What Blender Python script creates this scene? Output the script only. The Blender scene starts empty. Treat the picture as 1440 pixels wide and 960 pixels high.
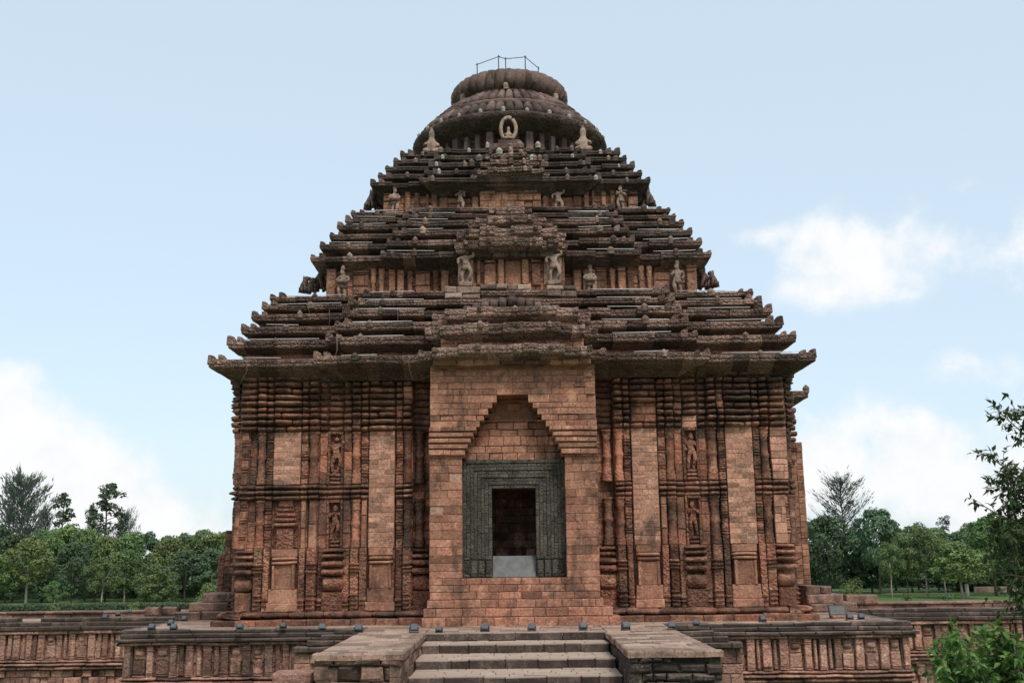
import bpy, math, random
from mathutils import Vector, Matrix, noise
R = math.radians
random.seed(11)
SC = bpy.context.scene
COL = SC.collection

# ------------------------------------------------------------------ camera
F = 1500.0; PITCH = R(11.3); ROLL = R(0.65); ZC = 3.0
cam_d = bpy.data.cameras.new('camera'); cam = bpy.data.objects.new('camera', cam_d); COL.objects.link(cam)
cam_d.sensor_width = 36.0; cam_d.lens = F / 1440 * 36; cam_d.clip_start = 0.1; cam_d.clip_end = 4000
_r = Vector((1, 0, 0)); _u = Vector((0, -math.sin(PITCH), math.cos(PITCH))); _f = Vector((0, math.cos(PITCH), math.sin(PITCH)))
_r2 = _r * math.cos(ROLL) - _u * math.sin(ROLL); _u2 = _u * math.cos(ROLL) + _r * math.sin(ROLL)
_m = Matrix((_r2, _u2, -_f)).transposed().to_4x4(); _m.translation = (0, 0, ZC)
cam.matrix_world = _m
SC.camera = cam

# ------------------------------------------------------------------ sky, sun, exposure
SUN_EL = R(50); SUN_AZ = R(158)          # azimuth from +Y clockwise: high behind the camera, a little to the right
wd = bpy.data.worlds.new('World'); SC.world = wd; wd.use_nodes = True
N = wd.node_tree.nodes; L = wd.node_tree.links; N.clear()
def wn(t, **k):
    n = N.new(t)
    for a, b in k.items(): setattr(n, a, b)
    return n
def wmath(op, a, b=None, c=None, clamp=False):
    n = wn('ShaderNodeMath', operation=op); n.use_clamp = clamp
    for i, x in enumerate((a, b, c)):
        if x is None: continue
        if isinstance(x, (int, float)): n.inputs[i].default_value = x
        else: L.new(x, n.inputs[i])
    return n.outputs[0]
sky = wn('ShaderNodeTexSky', sky_type='NISHITA'); sky.sun_disc = False
sky.sun_elevation = SUN_EL; sky.sun_rotation = SUN_AZ; sky.air_density = 1.0; sky.dust_density = 1.6; sky.ozone_density = 2.0
tc = wn('ShaderNodeTexCoord'); DIR = tc.outputs['Generated']
nz = wn('ShaderNodeTexNoise'); nz.inputs['Scale'].default_value = 9; nz.inputs['Detail'].default_value = 7; nz.inputs['Roughness'].default_value = .55
L.new(DIR, nz.inputs['Vector'])
nz2 = wn('ShaderNodeTexNoise'); nz2.inputs['Scale'].default_value = 2.6; nz2.inputs['Detail'].default_value = 5
L.new(DIR, nz2.inputs['Vector'])
sep = wn('ShaderNodeSeparateXYZ'); L.new(DIR, sep.inputs[0])
def skydir(px, py):
    dx, dy = px - 720, py - 480
    x0 = dx * math.cos(ROLL) - dy * math.sin(ROLL); y0 = dx * math.sin(ROLL) + dy * math.cos(ROLL)
    u, v = x0 / F, -y0 / F
    return Vector((u, math.cos(PITCH) - v * math.sin(PITCH), math.sin(PITCH) + v * math.cos(PITCH))).normalized()
cloud = None
# cloud banks: direction, angular half width, half height, strength
BANKS = [((-10, 640), 120, 112, 1.6), ((75, 690), 130, 105, 1.55), ((170, 735), 130, 78, 1.35), ((-160, 650), 200, 130, 1.2), ((275, 775), 120, 50, .8),
         ((1185, 345), 95, 62, .68), ((1300, 340), 130, 70, .58), ((1400, 345), 140, 65, .6), ((1500, 370), 130, 60, .6), ((1080, 330), 60, 26, .5), ((1230, 395), 150, 40, .55),
         ((1400, 515), 80, 36, .65), ((1160, 655), 150, 95, 1.1), ((1270, 665), 110, 85, 1.2), ((1420, 700), 150, 85, 1.15), ((1600, 640), 180, 110, 1.1),
         ((1345, 265), 40, 22, .4)]
for (px, py), hw, hh, s in BANKS:
    d = skydir(px, py); a = hw / F; b = hh / F
    # tangent-plane offset of the viewing direction from the bank's centre
    t = Vector((d.y, -d.x, 0)).normalized(); w_ = t.cross(d) * -1
    if w_.z < 0: w_ = -w_
    def dotn(v):
        n = wn('ShaderNodeVectorMath', operation='DOT_PRODUCT'); L.new(DIR, n.inputs[0]); n.inputs[1].default_value = v; return n.outputs['Value']
    xx = wmath('DIVIDE', dotn(t), a); yy = wmath('DIVIDE', dotn(w_), b)
    fr = dotn(d)
    rr = wmath('SQRT', wmath('ADD', wmath('MULTIPLY', xx, xx), wmath('MULTIPLY', yy, yy)))
    k = wmath('MULTIPLY', wmath('SUBTRACT', 1.25, rr), wmath('GREATER_THAN', fr, 0.2))
    k = wmath('MULTIPLY', wmath('MAXIMUM', k, 0.0), s)
    cloud = k if cloud is None else wmath('MAXIMUM', cloud, k)
# loose clouds over the rest of the dome (behind and above the view)
back = wmath('MULTIPLY', wmath('SUBTRACT', nz2.outputs[0], 0.45), wmath('MULTIPLY', wmath('SUBTRACT', 0.35, sep.outputs[1]), 3.0, clamp=True))
back = wmath('MULTIPLY', wmath('MAXIMUM', back, 0.0), 4.0)
cloud = wmath('MAXIMUM', cloud, back)
nz3 = wn('ShaderNodeTexNoise'); nz3.inputs['Scale'].default_value = 24; nz3.inputs['Detail'].default_value = 8; nz3.inputs['Roughness'].default_value = .6; L.new(DIR, nz3.inputs['Vector'])
dens = wmath('ADD', wmath('ADD', cloud, wmath('MULTIPLY', wmath('SUBTRACT', nz.outputs[0], 0.5), 2.2)), wmath('MULTIPLY', wmath('SUBTRACT', nz3.outputs[0], 0.5), 1.3))
mr = wn('ShaderNodeMapRange', interpolation_type='SMOOTHSTEP'); L.new(dens, mr.inputs[0]); mr.inputs[1].default_value = .12; mr.inputs[2].default_value = .9; 
L.new(wmath('MULTIPLY', wmath('MULTIPLY', cloud, 3.0, clamp=True), 1.0), mr.inputs[4])
veil = wn('ShaderNodeMix', data_type='RGBA'); veil.inputs[0].default_value = 0.62
L.new(sky.outputs[0], veil.inputs[6]); veil.inputs[7].default_value = (6.1, 7.2, 7.9, 1)      # thin high haze
cm = wn('ShaderNodeMix', data_type='RGBA'); L.new(mr.outputs[0], cm.inputs[0]); L.new(veil.outputs[2], cm.inputs[6]); shade = wn('ShaderNodeMix', data_type='RGBA'); L.new(wmath('MULTIPLY', wmath('SUBTRACT', nz3.outputs[0], .3), 2.4, clamp=True), shade.inputs[0]); shade.inputs[6].default_value = (6.5, 6.68, 6.85, 1); shade.inputs[7].default_value = (7.1, 7.12, 7.15, 1); L.new(shade.outputs[2], cm.inputs[7])
bg = wn('ShaderNodeBackground'); bg.inputs[1].default_value = 0.1; L.new(cm.outputs[2], bg.inputs[0])
wo = wn('ShaderNodeOutputWorld'); L.new(bg.outputs[0], wo.inputs[0])
sd = bpy.data.lights.new('sun', 'SUN'); sun = bpy.data.objects.new('sun', sd); COL.objects.link(sun)
sd.energy = 1.6; sd.angle = R(14); sd.color = (1.0, .96, .9)
sv = Vector((math.sin(SUN_AZ) * math.cos(SUN_EL), math.cos(SUN_AZ) * math.cos(SUN_EL), math.sin(SUN_EL)))
sun.rotation_euler = sv.to_track_quat('Z', 'Y').to_euler(); sun.location = (0, -20, 60)
SC.view_settings.view_transform = 'Standard'; SC.view_settings.look = 'None'
SC.view_settings.exposure = 0.52; SC.view_settings.gamma = 1.0
SC.render.engine = 'CYCLES'
SC.cycles.max_bounces = 5; SC.cycles.diffuse_bounces = 3; SC.cycles.use_denoising = True

# ------------------------------------------------------------------ pixel -> place
def _dir(x0, y0):
    u, v = x0 / F, -y0 / F
    return u, math.cos(PITCH) - v * math.sin(PITCH), math.sin(PITCH) + v * math.cos(PITCH)
def at(px, py, Y):
    dx, dy = px - 720, py - 480
    x0 = dx * math.cos(ROLL) - dy * math.sin(ROLL); y0 = dx * math.sin(ROLL) + dy * math.cos(ROLL)
    a, b, c = _dir(x0, y0); t = Y / b
    return Vector((a * t, Y, ZC + c * t))
def onz(px, py, z):
    dx, dy = px - 720, py - 480
    x0 = dx * math.cos(ROLL) - dy * math.sin(ROLL); y0 = dx * math.sin(ROLL) + dy * math.cos(ROLL)
    a, b, c = _dir(x0, y0); t = (z - ZC) / c
    return Vector((a * t, b * t, z))
def at0(w, y, Y):                      # levelled picture: half width w, row y
    a, b, c = _dir(w, y - 480); t = Y / b
    return a * t, ZC + c * t
def zz(y, Y): return at0(0, y, Y)[1]
YC = 62.6
def corner(w, y):                      # square roof corner seen at half width w, row y
    a, b, c = _dir(w, y - 480); k = a / b; W = k * YC / (1 + k); t = (YC - W) / b
    return W, ZC + c * t

# ------------------------------------------------------------------ materials
def newmat(name):
    m = bpy.data.materials.new(name); m.use_nodes = True
    nt = m.node_tree; nt.nodes.clear()
    out = nt.nodes.new('ShaderNodeOutputMaterial'); bs = nt.nodes.new('ShaderNodeBsdfPrincipled')
    nt.links.new(bs.outputs[0], out.inputs[0]); bs.inputs['Roughness'].default_value = .9
    bs.inputs['Specular IOR Level'].default_value = .25
    return m, nt, bs
class NT:
    def __init__(s, nt): s.nt = nt
    def n(s, t, **k):
        x = s.nt.nodes.new(t)
        for a, b in k.items(): setattr(x, a, b)
        return x
    def l(s, a, b): s.nt.links.new(a, b)
    def math(s, op, a, b=None, clamp=False):
        x = s.n('ShaderNodeMath', operation=op); x.use_clamp = clamp
        for i, v in enumerate((a, b)):
            if v is None: continue
            if isinstance(v, (int, float)): x.inputs[i].default_value = v
            else: s.l(v, x.inputs[i])
        return x.outputs[0]
    def mix(s, f, a, b, bt='MIX'):
        x = s.n('ShaderNodeMix', data_type='RGBA', blend_type=bt)
        for i, v in ((0, f), (6, a), (7, b)):
            if isinstance(v, (int, float)): x.inputs[i].default_value = v
            elif isinstance(v, tuple): x.inputs[i].default_value = (*v, 1)
            else: s.l(v, x.inputs[i])
        return x.outputs[2]
    def noise(s, vec, scale, detail=5, rough=.6):
        x = s.n('ShaderNodeTexNoise'); x.inputs['Scale'].default_value = scale; x.inputs['Detail'].default_value = detail; x.inputs['Roughness'].default_value = rough
        s.l(vec, x.inputs['Vector']); return x.outputs[0]
    def rng(s, v, a, b, c=0., d=1.):
        x = s.n('ShaderNodeMapRange', interpolation_type='SMOOTHSTEP'); s.l(v, x.inputs[0])
        for i, q in enumerate((a, b, c, d)): x.inputs[1 + i].default_value = q
        return x.outputs[0]
    def mapping(s, vec, sc):
        x = s.n('ShaderNodeMapping'); x.inputs['Scale'].default_value = sc; s.l(vec, x.inputs[0]); return x.outputs[0]
def stone(name, ca, cb, patina=.3, pcol=(.042, .029, .024), lichen=.2, lcol=(.44, .34, .27), bump=.6, carve=0.0, pscale=.55, tintamt=.7, top=0.0, tcol=(.3,.27,.23), hue=(.42,.24,.15), hueamt=.35, carvescale=5.0, scratch=.45, blotch=.5):
    m, nt, bs = newmat(name); q = NT(nt)
    P = q.n('ShaderNodeNewGeometry'); pos = P.outputs['Position']
    tint = q.n('ShaderNodeAttribute'); tint.attribute_name = 'tint'; T = tint.outputs['Fac']
    c = q.mix(q.rng(q.noise(pos, .5, 6), .35, .65), ca, cb)
    c = q.mix(q.math('MULTIPLY', q.rng(q.noise(pos, 2.3, 4), .5, .68), hueamt), c, hue)
    # broad weathered blotches: darker iron red, paler bleached
    bl = q.noise(pos, 1.1, 8, .68)
    c = q.mix(q.math('MULTIPLY', q.rng(bl, .50, .62), blotch), c, tuple(x * .5 for x in cb))
    c = q.mix(q.math('MULTIPLY', q.rng(q.noise(q.mapping(pos, (1.3, 1.3, .8)), .8, 8, .7), .54, .66), blotch * .8), c, tuple(min(.6, x * 1.15 + .03) for x in hue))
    # per stone shade and hue
    val = q.math('ADD', q.math('MULTIPLY', q.math('SUBTRACT', T, .5), tintamt * 1.6), 1.0)
    vc = q.n('ShaderNodeCombineColor'); 
    for i in range(3): q.l(val, vc.inputs[i])
    c = q.mix(1.0, c, vc.outputs[0], 'MULTIPLY')
    hf = q.math('FRACT', q.math('MULTIPLY', T, 7.31))
    c = q.mix(q.math('MULTIPLY', hf, hueamt * .6), c, hue)
    # grain
    g = q.rng(q.noise(pos, 11, 8, .75), .28, .72, .5, 1.42)
    gc = q.n('ShaderNodeCombineColor')
    for i in range(3): q.l(g, gc.inputs[i])
    c = q.mix(1.0, c, gc.outputs[0], 'MULTIPLY')
    # black weathering crust in run-down streaks
    st = q.noise(q.mapping(pos, (1.0, 1.0, .22)), pscale * 2.2, 7, .65)
    st2 = q.noise(pos, pscale, 6, .62)
    pm = q.rng(q.math('ADD', q.math('MULTIPLY', st, .5), q.math('MULTIPLY', st2, .5)), .62 - patina * .42, .74 - patina * .36)
    c = q.mix(q.math('MULTIPLY', pm, min(1., .62 + patina * .4)), c, pcol)
    # pale lichen and salt
    li = q.rng(q.noise(pos, 5.5, 8, .72), .60, .72)
    li = q.math('MULTIPLY', li, q.rng(q.noise(pos, .9, 3), .4, .6))
    c = q.mix(q.math('MULTIPLY', li, lichen), c, lcol)
    if scratch > 0:
        sn = q.n('ShaderNodeTexNoise'); sn.inputs['Scale'].default_value = 5.0; sn.inputs['Detail'].default_value = 4; sn.inputs['Roughness'].default_value = .6; sn.inputs['Distortion'].default_value = 1.6
        q.l(q.mapping(pos, (1.0, 1.0, 1.7)), sn.inputs['Vector'])
        ridge = q.rng(q.math('ABSOLUTE', q.math('SUBTRACT', sn.outputs[0], .5)), .0, .022, 1., 0.)
        c = q.mix(q.math('MULTIPLY', q.math('MULTIPLY', ridge, q.rng(q.noise(pos, 1.7, 4), .42, .62)), scratch), c, lcol)
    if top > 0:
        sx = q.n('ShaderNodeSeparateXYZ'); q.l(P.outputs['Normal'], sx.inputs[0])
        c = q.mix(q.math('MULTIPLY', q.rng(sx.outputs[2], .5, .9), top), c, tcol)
    q.l(c, bs.inputs['Base Color'])
    h = q.math('ADD', q.math('MULTIPLY', q.noise(pos, 22, 8, .7), .35), q.math('MULTIPLY', q.noise(pos, 4.5, 5, .6), .65))
    if carve > 0:
        vo = q.n('ShaderNodeTexVoronoi', feature='F1'); vo.inputs['Scale'].default_value = carvescale; q.l(pos, vo.inputs['Vector'])
        vo2 = q.n('ShaderNodeTexVoronoi', feature='F1'); vo2.inputs['Scale'].default_value = carvescale * 2.3; q.l(pos, vo2.inputs['Vector'])
        cv = q.math('ADD', vo.outputs['Distance'], q.math('MULTIPLY', vo2.outputs['Distance'], .6))
        h = q.math('SUBTRACT', h, q.math('MULTIPLY', cv, carve))
    b = q.n('ShaderNodeBump'); b.inputs['Strength'].default_value = bump; b.inputs['Distance'].default_value = .12
    q.l(h, b.inputs['Height']); q.l(b.outputs[0], bs.inputs['Normal'])
    return m
RED_A, RED_B = (.325, .126, .076), (.235, .088, .055)
M = {}
M['wall'] = stone('red_sandstone', RED_A, RED_B, patina=.40, lichen=.3, carve=.5, bump=.8)
M['carved'] = stone('carved_sandstone', (.295, .119, .074), (.205, .081, .054), patina=.33, lichen=.35, carve=1.2, bump=.9, carvescale=6.0)
M['mould'] = stone('moulded_sandstone', (.255, .108, .071), (.165, .071, .050), patina=.42, lichen=.3, carve=.5, bump=.9)
M['brick'] = stone('repair_masonry', (.43, .213, .145), (.345, .168, .113), patina=.24, lichen=.5, bump=.7, tintamt=.55, hue=(.48, .26, .175), hueamt=.5)
M['portal'] = stone('portal_masonry', (.325, .143, .092), (.235, .102, .067), patina=.29, lichen=.65, lcol=(.48, .36, .28), bump=.8, tintamt=.5, hue=(.46, .24, .15), hueamt=.7)
M['mortar'] = stone('lime_mortar', (.43, .27, .19), (.34, .21, .145), patina=.2, lichen=.1, bump=.3)
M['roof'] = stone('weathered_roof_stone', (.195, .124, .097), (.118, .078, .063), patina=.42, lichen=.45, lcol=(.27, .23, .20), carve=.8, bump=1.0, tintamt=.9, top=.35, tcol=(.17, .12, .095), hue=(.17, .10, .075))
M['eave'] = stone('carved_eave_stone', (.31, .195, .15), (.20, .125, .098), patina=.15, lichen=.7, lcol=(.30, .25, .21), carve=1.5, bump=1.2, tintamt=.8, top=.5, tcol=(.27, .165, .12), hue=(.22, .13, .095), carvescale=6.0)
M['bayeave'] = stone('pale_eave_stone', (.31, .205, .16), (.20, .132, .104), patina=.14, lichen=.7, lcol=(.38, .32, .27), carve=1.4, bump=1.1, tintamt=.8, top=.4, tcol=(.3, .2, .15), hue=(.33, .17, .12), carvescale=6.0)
M['bayeave2'] = stone('dark_bay_stone', (.19, .135, .11), (.11, .08, .068), patina=.35, lichen=.6, carve=1.2, bump=1.1, tintamt=.9)
M['soot'] = stone('black_crusted_stone', (.115, .08, .067), (.07, .05, .044), patina=.46, lichen=.15, bump=.8, carve=.4, hue=(.1, .065, .05))
M['statue'] = stone('statue_stone', (.34, .24, .185), (.23, .16, .124), patina=.28, lichen=.5, bump=.7, hue=(.3, .2, .15))
M['crown'] = stone('crown_stone', (.17, .115, .095), (.115, .08, .068), patina=.38, lichen=.35, lcol=(.33, .28, .25), bump=.8, hue=(.22, .13, .1))
M['chlorite'] = stone('dark_chlorite', (.135, .122, .098), (.092, .084, .068), patina=.06, lichen=.45, lcol=(.25, .23, .17), carve=1.1, bump=.8, hue=(.15, .125, .095), carvescale=13.0)
M['neck'] = stone('orange_neck_stone', (.285, .132, .085), (.20, .095, .065), patina=.24, lichen=.35, carve=.5, bump=.8, hue=(.40, .22, .12), hueamt=.5)
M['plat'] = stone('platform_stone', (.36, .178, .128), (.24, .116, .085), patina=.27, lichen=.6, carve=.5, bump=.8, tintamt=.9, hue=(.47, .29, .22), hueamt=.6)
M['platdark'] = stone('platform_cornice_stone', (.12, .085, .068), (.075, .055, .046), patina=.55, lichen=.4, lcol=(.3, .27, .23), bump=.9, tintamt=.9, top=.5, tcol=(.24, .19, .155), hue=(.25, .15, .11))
M['pave'] = stone('paving_stone', (.385, .265, .20), (.29, .195, .15), patina=.12, lichen=.4, lcol=(.48, .42, .36), bump=.5, tintamt=.6, hue=(.38, .26, .19))
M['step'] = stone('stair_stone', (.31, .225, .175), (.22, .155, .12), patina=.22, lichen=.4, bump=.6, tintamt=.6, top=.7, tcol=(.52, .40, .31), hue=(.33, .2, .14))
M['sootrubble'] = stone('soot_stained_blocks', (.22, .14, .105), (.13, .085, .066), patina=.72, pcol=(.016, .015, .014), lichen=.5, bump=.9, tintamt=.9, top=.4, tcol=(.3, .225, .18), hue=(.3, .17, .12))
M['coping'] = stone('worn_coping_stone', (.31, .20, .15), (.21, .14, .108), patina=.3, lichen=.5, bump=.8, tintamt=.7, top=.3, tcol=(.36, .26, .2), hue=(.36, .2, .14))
M['riser'] = stone('dark_riser_stone', (.13, .095, .078), (.07, .053, .045), patina=.5, lichen=.35, bump=.8, tintamt=.8, top=.75, tcol=(.50, .38, .30), hue=(.2, .13, .1))  # dark front stones of the steps, paler on upward faces
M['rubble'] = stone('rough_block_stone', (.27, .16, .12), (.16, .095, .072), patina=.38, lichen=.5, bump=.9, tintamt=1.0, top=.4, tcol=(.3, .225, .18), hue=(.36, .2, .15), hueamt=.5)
def plain(name, col, rough=.6, metal=0., var=.15, scale=20):
    m, nt, bs = newmat(name); q = NT(nt); P = q.n('ShaderNodeNewGeometry')
    f = q.rng(q.noise(P.outputs['Position'], scale, 4), .3, .7)
    q.l(q.mix(f, tuple(x * (1 - var) for x in col), tuple(x * (1 + var) for x in col)), bs.inputs['Base Color'])
    bs.inputs['Roughness'].default_value = rough; bs.inputs['Metallic'].default_value = metal
    return m
M['white'] = plain('white_limewash', (.36, .325, .29), .9)
M['palestrip'] = plain('pale_strip', (.62, .61, .6), .6)  # off-white of the thin strips on the course edges
M['wire'] = plain('thin_wire', (.16, .13, .11), .7)
M['iron'] = plain('rusty_iron', (.09, .07, .06), .7)
M['lampgrey'] = plain('grey_lamp_metal', (.10, .108, .12), .6, .0)
M['lampdark'] = plain('dark_lamp_metal', (.05, .052, .058), .5)
M['glass'] = plain('lamp_glass', (.16, .18, .21), .15)
M['slab'] = plain('grey_marble', (.115, .114, .112), .5, var=.25, scale=3)
M['ink'] = plain('engraved_letters', (.25, .25, .24), .8)
M['plaque'] = plain('dark_plaque', (.06, .058, .055), .5)
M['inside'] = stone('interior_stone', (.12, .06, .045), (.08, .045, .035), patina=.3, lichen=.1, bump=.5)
def leafmat(name, ca, cb, trans=.25):
    m, nt, bs = newmat(name); q = NT(nt)
    T = q.n('ShaderNodeAttribute'); T.attribute_name = 'tint'
    oi = q.n('ShaderNodeObjectInfo')
    c = q.mix(T.outputs['Fac'], ca, cb)
    hs = q.n('ShaderNodeHueSaturation'); q.l(c, hs.inputs['Color'])
    q.l(q.math('ADD', q.math('MULTIPLY', oi.outputs['Random'], .04), .48), hs.inputs['Hue'])
    q.l(q.math('ADD', q.math('MULTIPLY', oi.outputs['Random'], .4), .8), hs.inputs['Value'])
    q.l(hs.outputs[0], bs.inputs['Base Color']); bs.inputs['Roughness'].default_value = .6
    tr = q.n('ShaderNodeBsdfTranslucent'); q.l(hs.outputs[0], tr.inputs[0])
    mx = q.n('ShaderNodeMixShader'); mx.inputs[0].default_value = trans
    q.l(bs.outputs[0], mx.inputs[1]); q.l(tr.outputs[0], mx.inputs[2])
    out = [x for x in nt.nodes if x.type == 'OUTPUT_MATERIAL'][0]; q.l(mx.outputs[0], out.inputs[0])
    return m
M['leaf_mid'] = leafmat('green_leaves', (.074, .125, .046), (.19, .265, .098))
M['leaf_dark'] = leafmat('dark_leaves', (.052, .09, .048), (.125, .185, .095))
M['leaf_light'] = leafmat('light_leaves', (.10, .155, .05), (.24, .32, .115))
M['leaf_grey'] = leafmat('grey_green_needles', (.065, .088, .068), (.13, .165, .125))
M['leaf_near'] = leafmat('glossy_leaves', (.035, .08, .02), (.21, .31, .08), .35)
M['leaf_branch'] = leafmat('dark_branch_leaves', (.024, .042, .016), (.08, .125, .04), .3)
M['bark'] = plain('bark', (.12, .095, .075), .9, var=.4, scale=6)
M['palebark'] = plain('pale_bark', (.30, .27, .22), .9, var=.35, scale=5)
M['whitewash'] = plain('whitewashed_bark', (.55, .53, .5), .9)
def grassmat():
    m, nt, bs = newmat('lawn'); q = NT(nt); P = q.n('ShaderNodeNewGeometry'); pos = P.outputs['Position']
    c = q.mix(q.rng(q.noise(pos, .05, 5), .35, .65), (.075, .13, .030), (.12, .17, .045))
    c = q.mix(q.math('MULTIPLY', q.rng(q.noise(pos, 1.8, 6), .4, .7), .5), c, (.06, .09, .025))
    q.l(c, bs.inputs['Base Color']); return m
M['lawn'] = grassmat()

# ------------------------------------------------------------------ mesh builder
class MB:
    def __init__(s): s.v = []; s.f = []; s.t = []; s.s = []; s.m = []; s.fr = None; s.mi = 0
    def frame(s, O, U, Nn, Z=(0, 0, 1)):
        s.fr = (Vector(O), Vector(U), Vector(Nn), Vector(Z)); return s
    def add(s, vs, fs, tint=None, smooth=False):
        b = len(s.v)
        if s.fr:
            O, U, Nn, Z = s.fr
            vs = [O + U * a + Nn * d + Z * z for a, d, z in vs]
        s.v.extend([tuple(x) for x in vs])
        tint = random.random() if tint is None else tint
        for f in fs: s.f.append([b + i for i in f]); s.t.append(tint); s.s.append(smooth); s.m.append(s.mi)
    # local axes: u along, d out of the face, z up
    def box(s, u0, u1, d0, d1, z0, z1, tint=None, j=0., ch=0.):
        if j:
            u0 += random.uniform(-j, j) * .5; u1 += random.uniform(-j, j) * .5; d1 += random.uniform(-j, j); z0 += random.uniform(-j, j) * .25; z1 += random.uniform(-j, j) * .25
        if ch:
            c = min(ch, abs(u1 - u0) * .3, abs(z1 - z0) * .3, abs(d1 - d0) * .45)
            vs = [(u0, d0, z0), (u1, d0, z0), (u1, d0, z1), (u0, d0, z1),
                  (u0, d1 - c, z0), (u1, d1 - c, z0), (u1, d1 - c, z1), (u0, d1 - c, z1),
                  (u0 + c, d1, z0 + c), (u1 - c, d1, z0 + c), (u1 - c, d1, z1 - c), (u0 + c, d1, z1 - c)]
            fs = [(3, 2, 1, 0), (0, 1, 5, 4), (1, 2, 6, 5), (2, 3, 7, 6), (3, 0, 4, 7), (4, 5, 9, 8), (5, 6, 10, 9), (6, 7, 11, 10), (7, 4, 8, 11), (8, 9, 10, 11)]
        else:
            vs = [(u0, d0, z0), (u1, d0, z0), (u1, d0, z1), (u0, d0, z1), (u0, d1, z0), (u1, d1, z0), (u1, d1, z1), (u0, d1, z1)]
            fs = [(3, 2, 1, 0), (0, 1, 5, 4), (1, 2, 6, 5), (2, 3, 7, 6), (3, 0, 4, 7), (4, 5, 6, 7)]
        s.add(vs, fs, tint)
    def masonry(s, u0, u1, z0, z1, d, depth=.15, rh=(.24, .38), bl=(.4, .95), j=.02, ch=.025, gap=.012, tr=(0, 1)):
        z = z0
        while z < z1 - .02:
            h = random.uniform(*rh)
            if z + h > z1 - .12: h = z1 - z
            u = u0
            while u < u1 - .02:
                l = random.uniform(*bl)
                if u + l > u1 - .18: l = u1 - u
                s.box(u + gap / 2, u + l - gap / 2, d - depth, d + random.uniform(-j, j), z + gap / 2, z + h - gap / 2, random.uniform(*tr), 0, ch)
                u += l
            z += h
    def cushion(s, u0, u1, d0, d1, z0, z1, tint=None, j=.02, n=7, pinch=.55):
        # rounded bar: half-ellipse section from d0 out to d1, ends pulled in
        c = (z0 + z1) / 2; h = (z1 - z0) / 2; w = u1 - u0
        e = min(.12, w * .2)
        us = [u0, u0 + e * .35, u0 + e, u0 + w * .5, u1 - e, u1 - e * .35, u1]; sc = [pinch, .86, 1, 1, 1, .86, pinch]
        d1 += random.uniform(-j, j); c += random.uniform(-j, j) * .4
        vs = []; fs = []
        for u, k in zip(us, sc):
            r = random.uniform(-j, j) * .6
            for i in range(n):
                a = -math.pi / 2 + math.pi * i / (n - 1)
                vs.append((u, d0 + (d1 - d0 + r) * k * max(0, math.cos(a)) ** .7, c + h * (0.55 + .45 * k) * math.sin(a)))
        m = len(us)
        for i in range(m - 1):
            for k in range(n - 1):
                fs.append((i * n + k, (i + 1) * n + k, (i + 1) * n + k + 1, i * n + k + 1))
        fs.append(tuple(range(n - 1, -1, -1))); fs.append(tuple((m - 1) * n + k for k in range(n)))
        s.add(vs, fs, tint, True)
    def lathe(s, cu, cd, prof, n=14, tint=None, mod=None, smooth=True, cap=True, a0=0, a1=2 * math.pi):
        vs = []; fs = []; full = abs(a1 - a0 - 2 * math.pi) < 1e-4
        m = n if full else n + 1
        for r, z in prof:
            for i in range(m):
                a = a0 + (a1 - a0) * i / n
                k = r * (mod(a) if mod else 1)
                vs.append((cu + k * math.cos(a), cd + k * math.sin(a), z))
        for p in range(len(prof) - 1):
            for i in range(n):
                i2 = (i + 1) % m
                fs.append((p * m + i, p * m + i2, (p + 1) * m + i2, (p + 1) * m + i))
        if cap:
            fs.append(tuple(range(m - 1, -1, -1))); fs.append(tuple((len(prof) - 1) * m + i for i in range(m)))
        s.add(vs, fs, tint, smooth)
    def tube(s, pts, r, n=5, tint=None, taper=1.0):
        pts = [Vector(p) for p in pts]; vs = []; fs = []
        for i, p in enumerate(pts):
            d = (pts[min(i + 1, len(pts) - 1)] - pts[max(i - 1, 0)]).normalized()
            a = d.orthogonal().normalized(); b = d.cross(a)
            rr = r * (1 + (taper - 1) * i / max(1, len(pts) - 1))
            for k in range(n):
                t = 2 * math.pi * k / n; vs.append(p + a * math.cos(t) * rr + b * math.sin(t) * rr)
        for i in range(len(pts) - 1):
            for k in range(n):
                k2 = (k + 1) % n; fs.append((i * n + k, i * n + k2, (i + 1) * n + k2, (i + 1) * n + k))
        fs.append(tuple(range(n - 1, -1, -1))); fs.append(tuple((len(pts) - 1) * n + k for k in range(n)))
        s.add(vs, fs, tint, True)
    def build(s, name, mats, parent=None, erode=0., efreq=1.5, loc=None):
        if not isinstance(mats, (list, tuple)): mats = [mats]
        me = bpy.data.meshes.new(name)
        vs = s.v
        if erode:
            out = []
            for p in vs:
                q = Vector(p); o = noise.noise_vector(q * efreq) * erode + noise.noise_vector(q * efreq * 4.1) * erode * .45
                out.append(q + o)
            vs = out
        if loc is not None: vs = [Vector(p) - Vector(loc) for p in vs]
        me.from_pydata([tuple(v) for v in vs], [], s.f); me.update()
        for mm in mats: me.materials.append(mm)
        at_ = me.attributes.new('tint', 'FLOAT', 'FACE'); at_.data.foreach_set('value', s.t)
        me.polygons.foreach_set('use_smooth', s.s); me.polygons.foreach_set('material_index', s.m)
        ob = bpy.data.objects.new(name, me); COL.objects.link(ob)
        if loc is not None: ob.location = loc
        if parent:
            ob.parent = parent
            if parent.type == 'EMPTY' or True:
                ob.matrix_parent_inverse = world_of(parent).inverted()
        return ob
def world_of(o):
    m = Matrix.LocRotScale(o.location, o.rotation_euler, o.scale)
    return (world_of(o.parent) @ o.matrix_parent_inverse @ m) if o.parent else m
def tag(o, label=None, cat=None, group=None, kind=None):
    if label: o['label'] = label
    if cat: o['category'] = cat
    if group: o['group'] = group
    if kind: o['kind'] = kind
    return o
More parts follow.
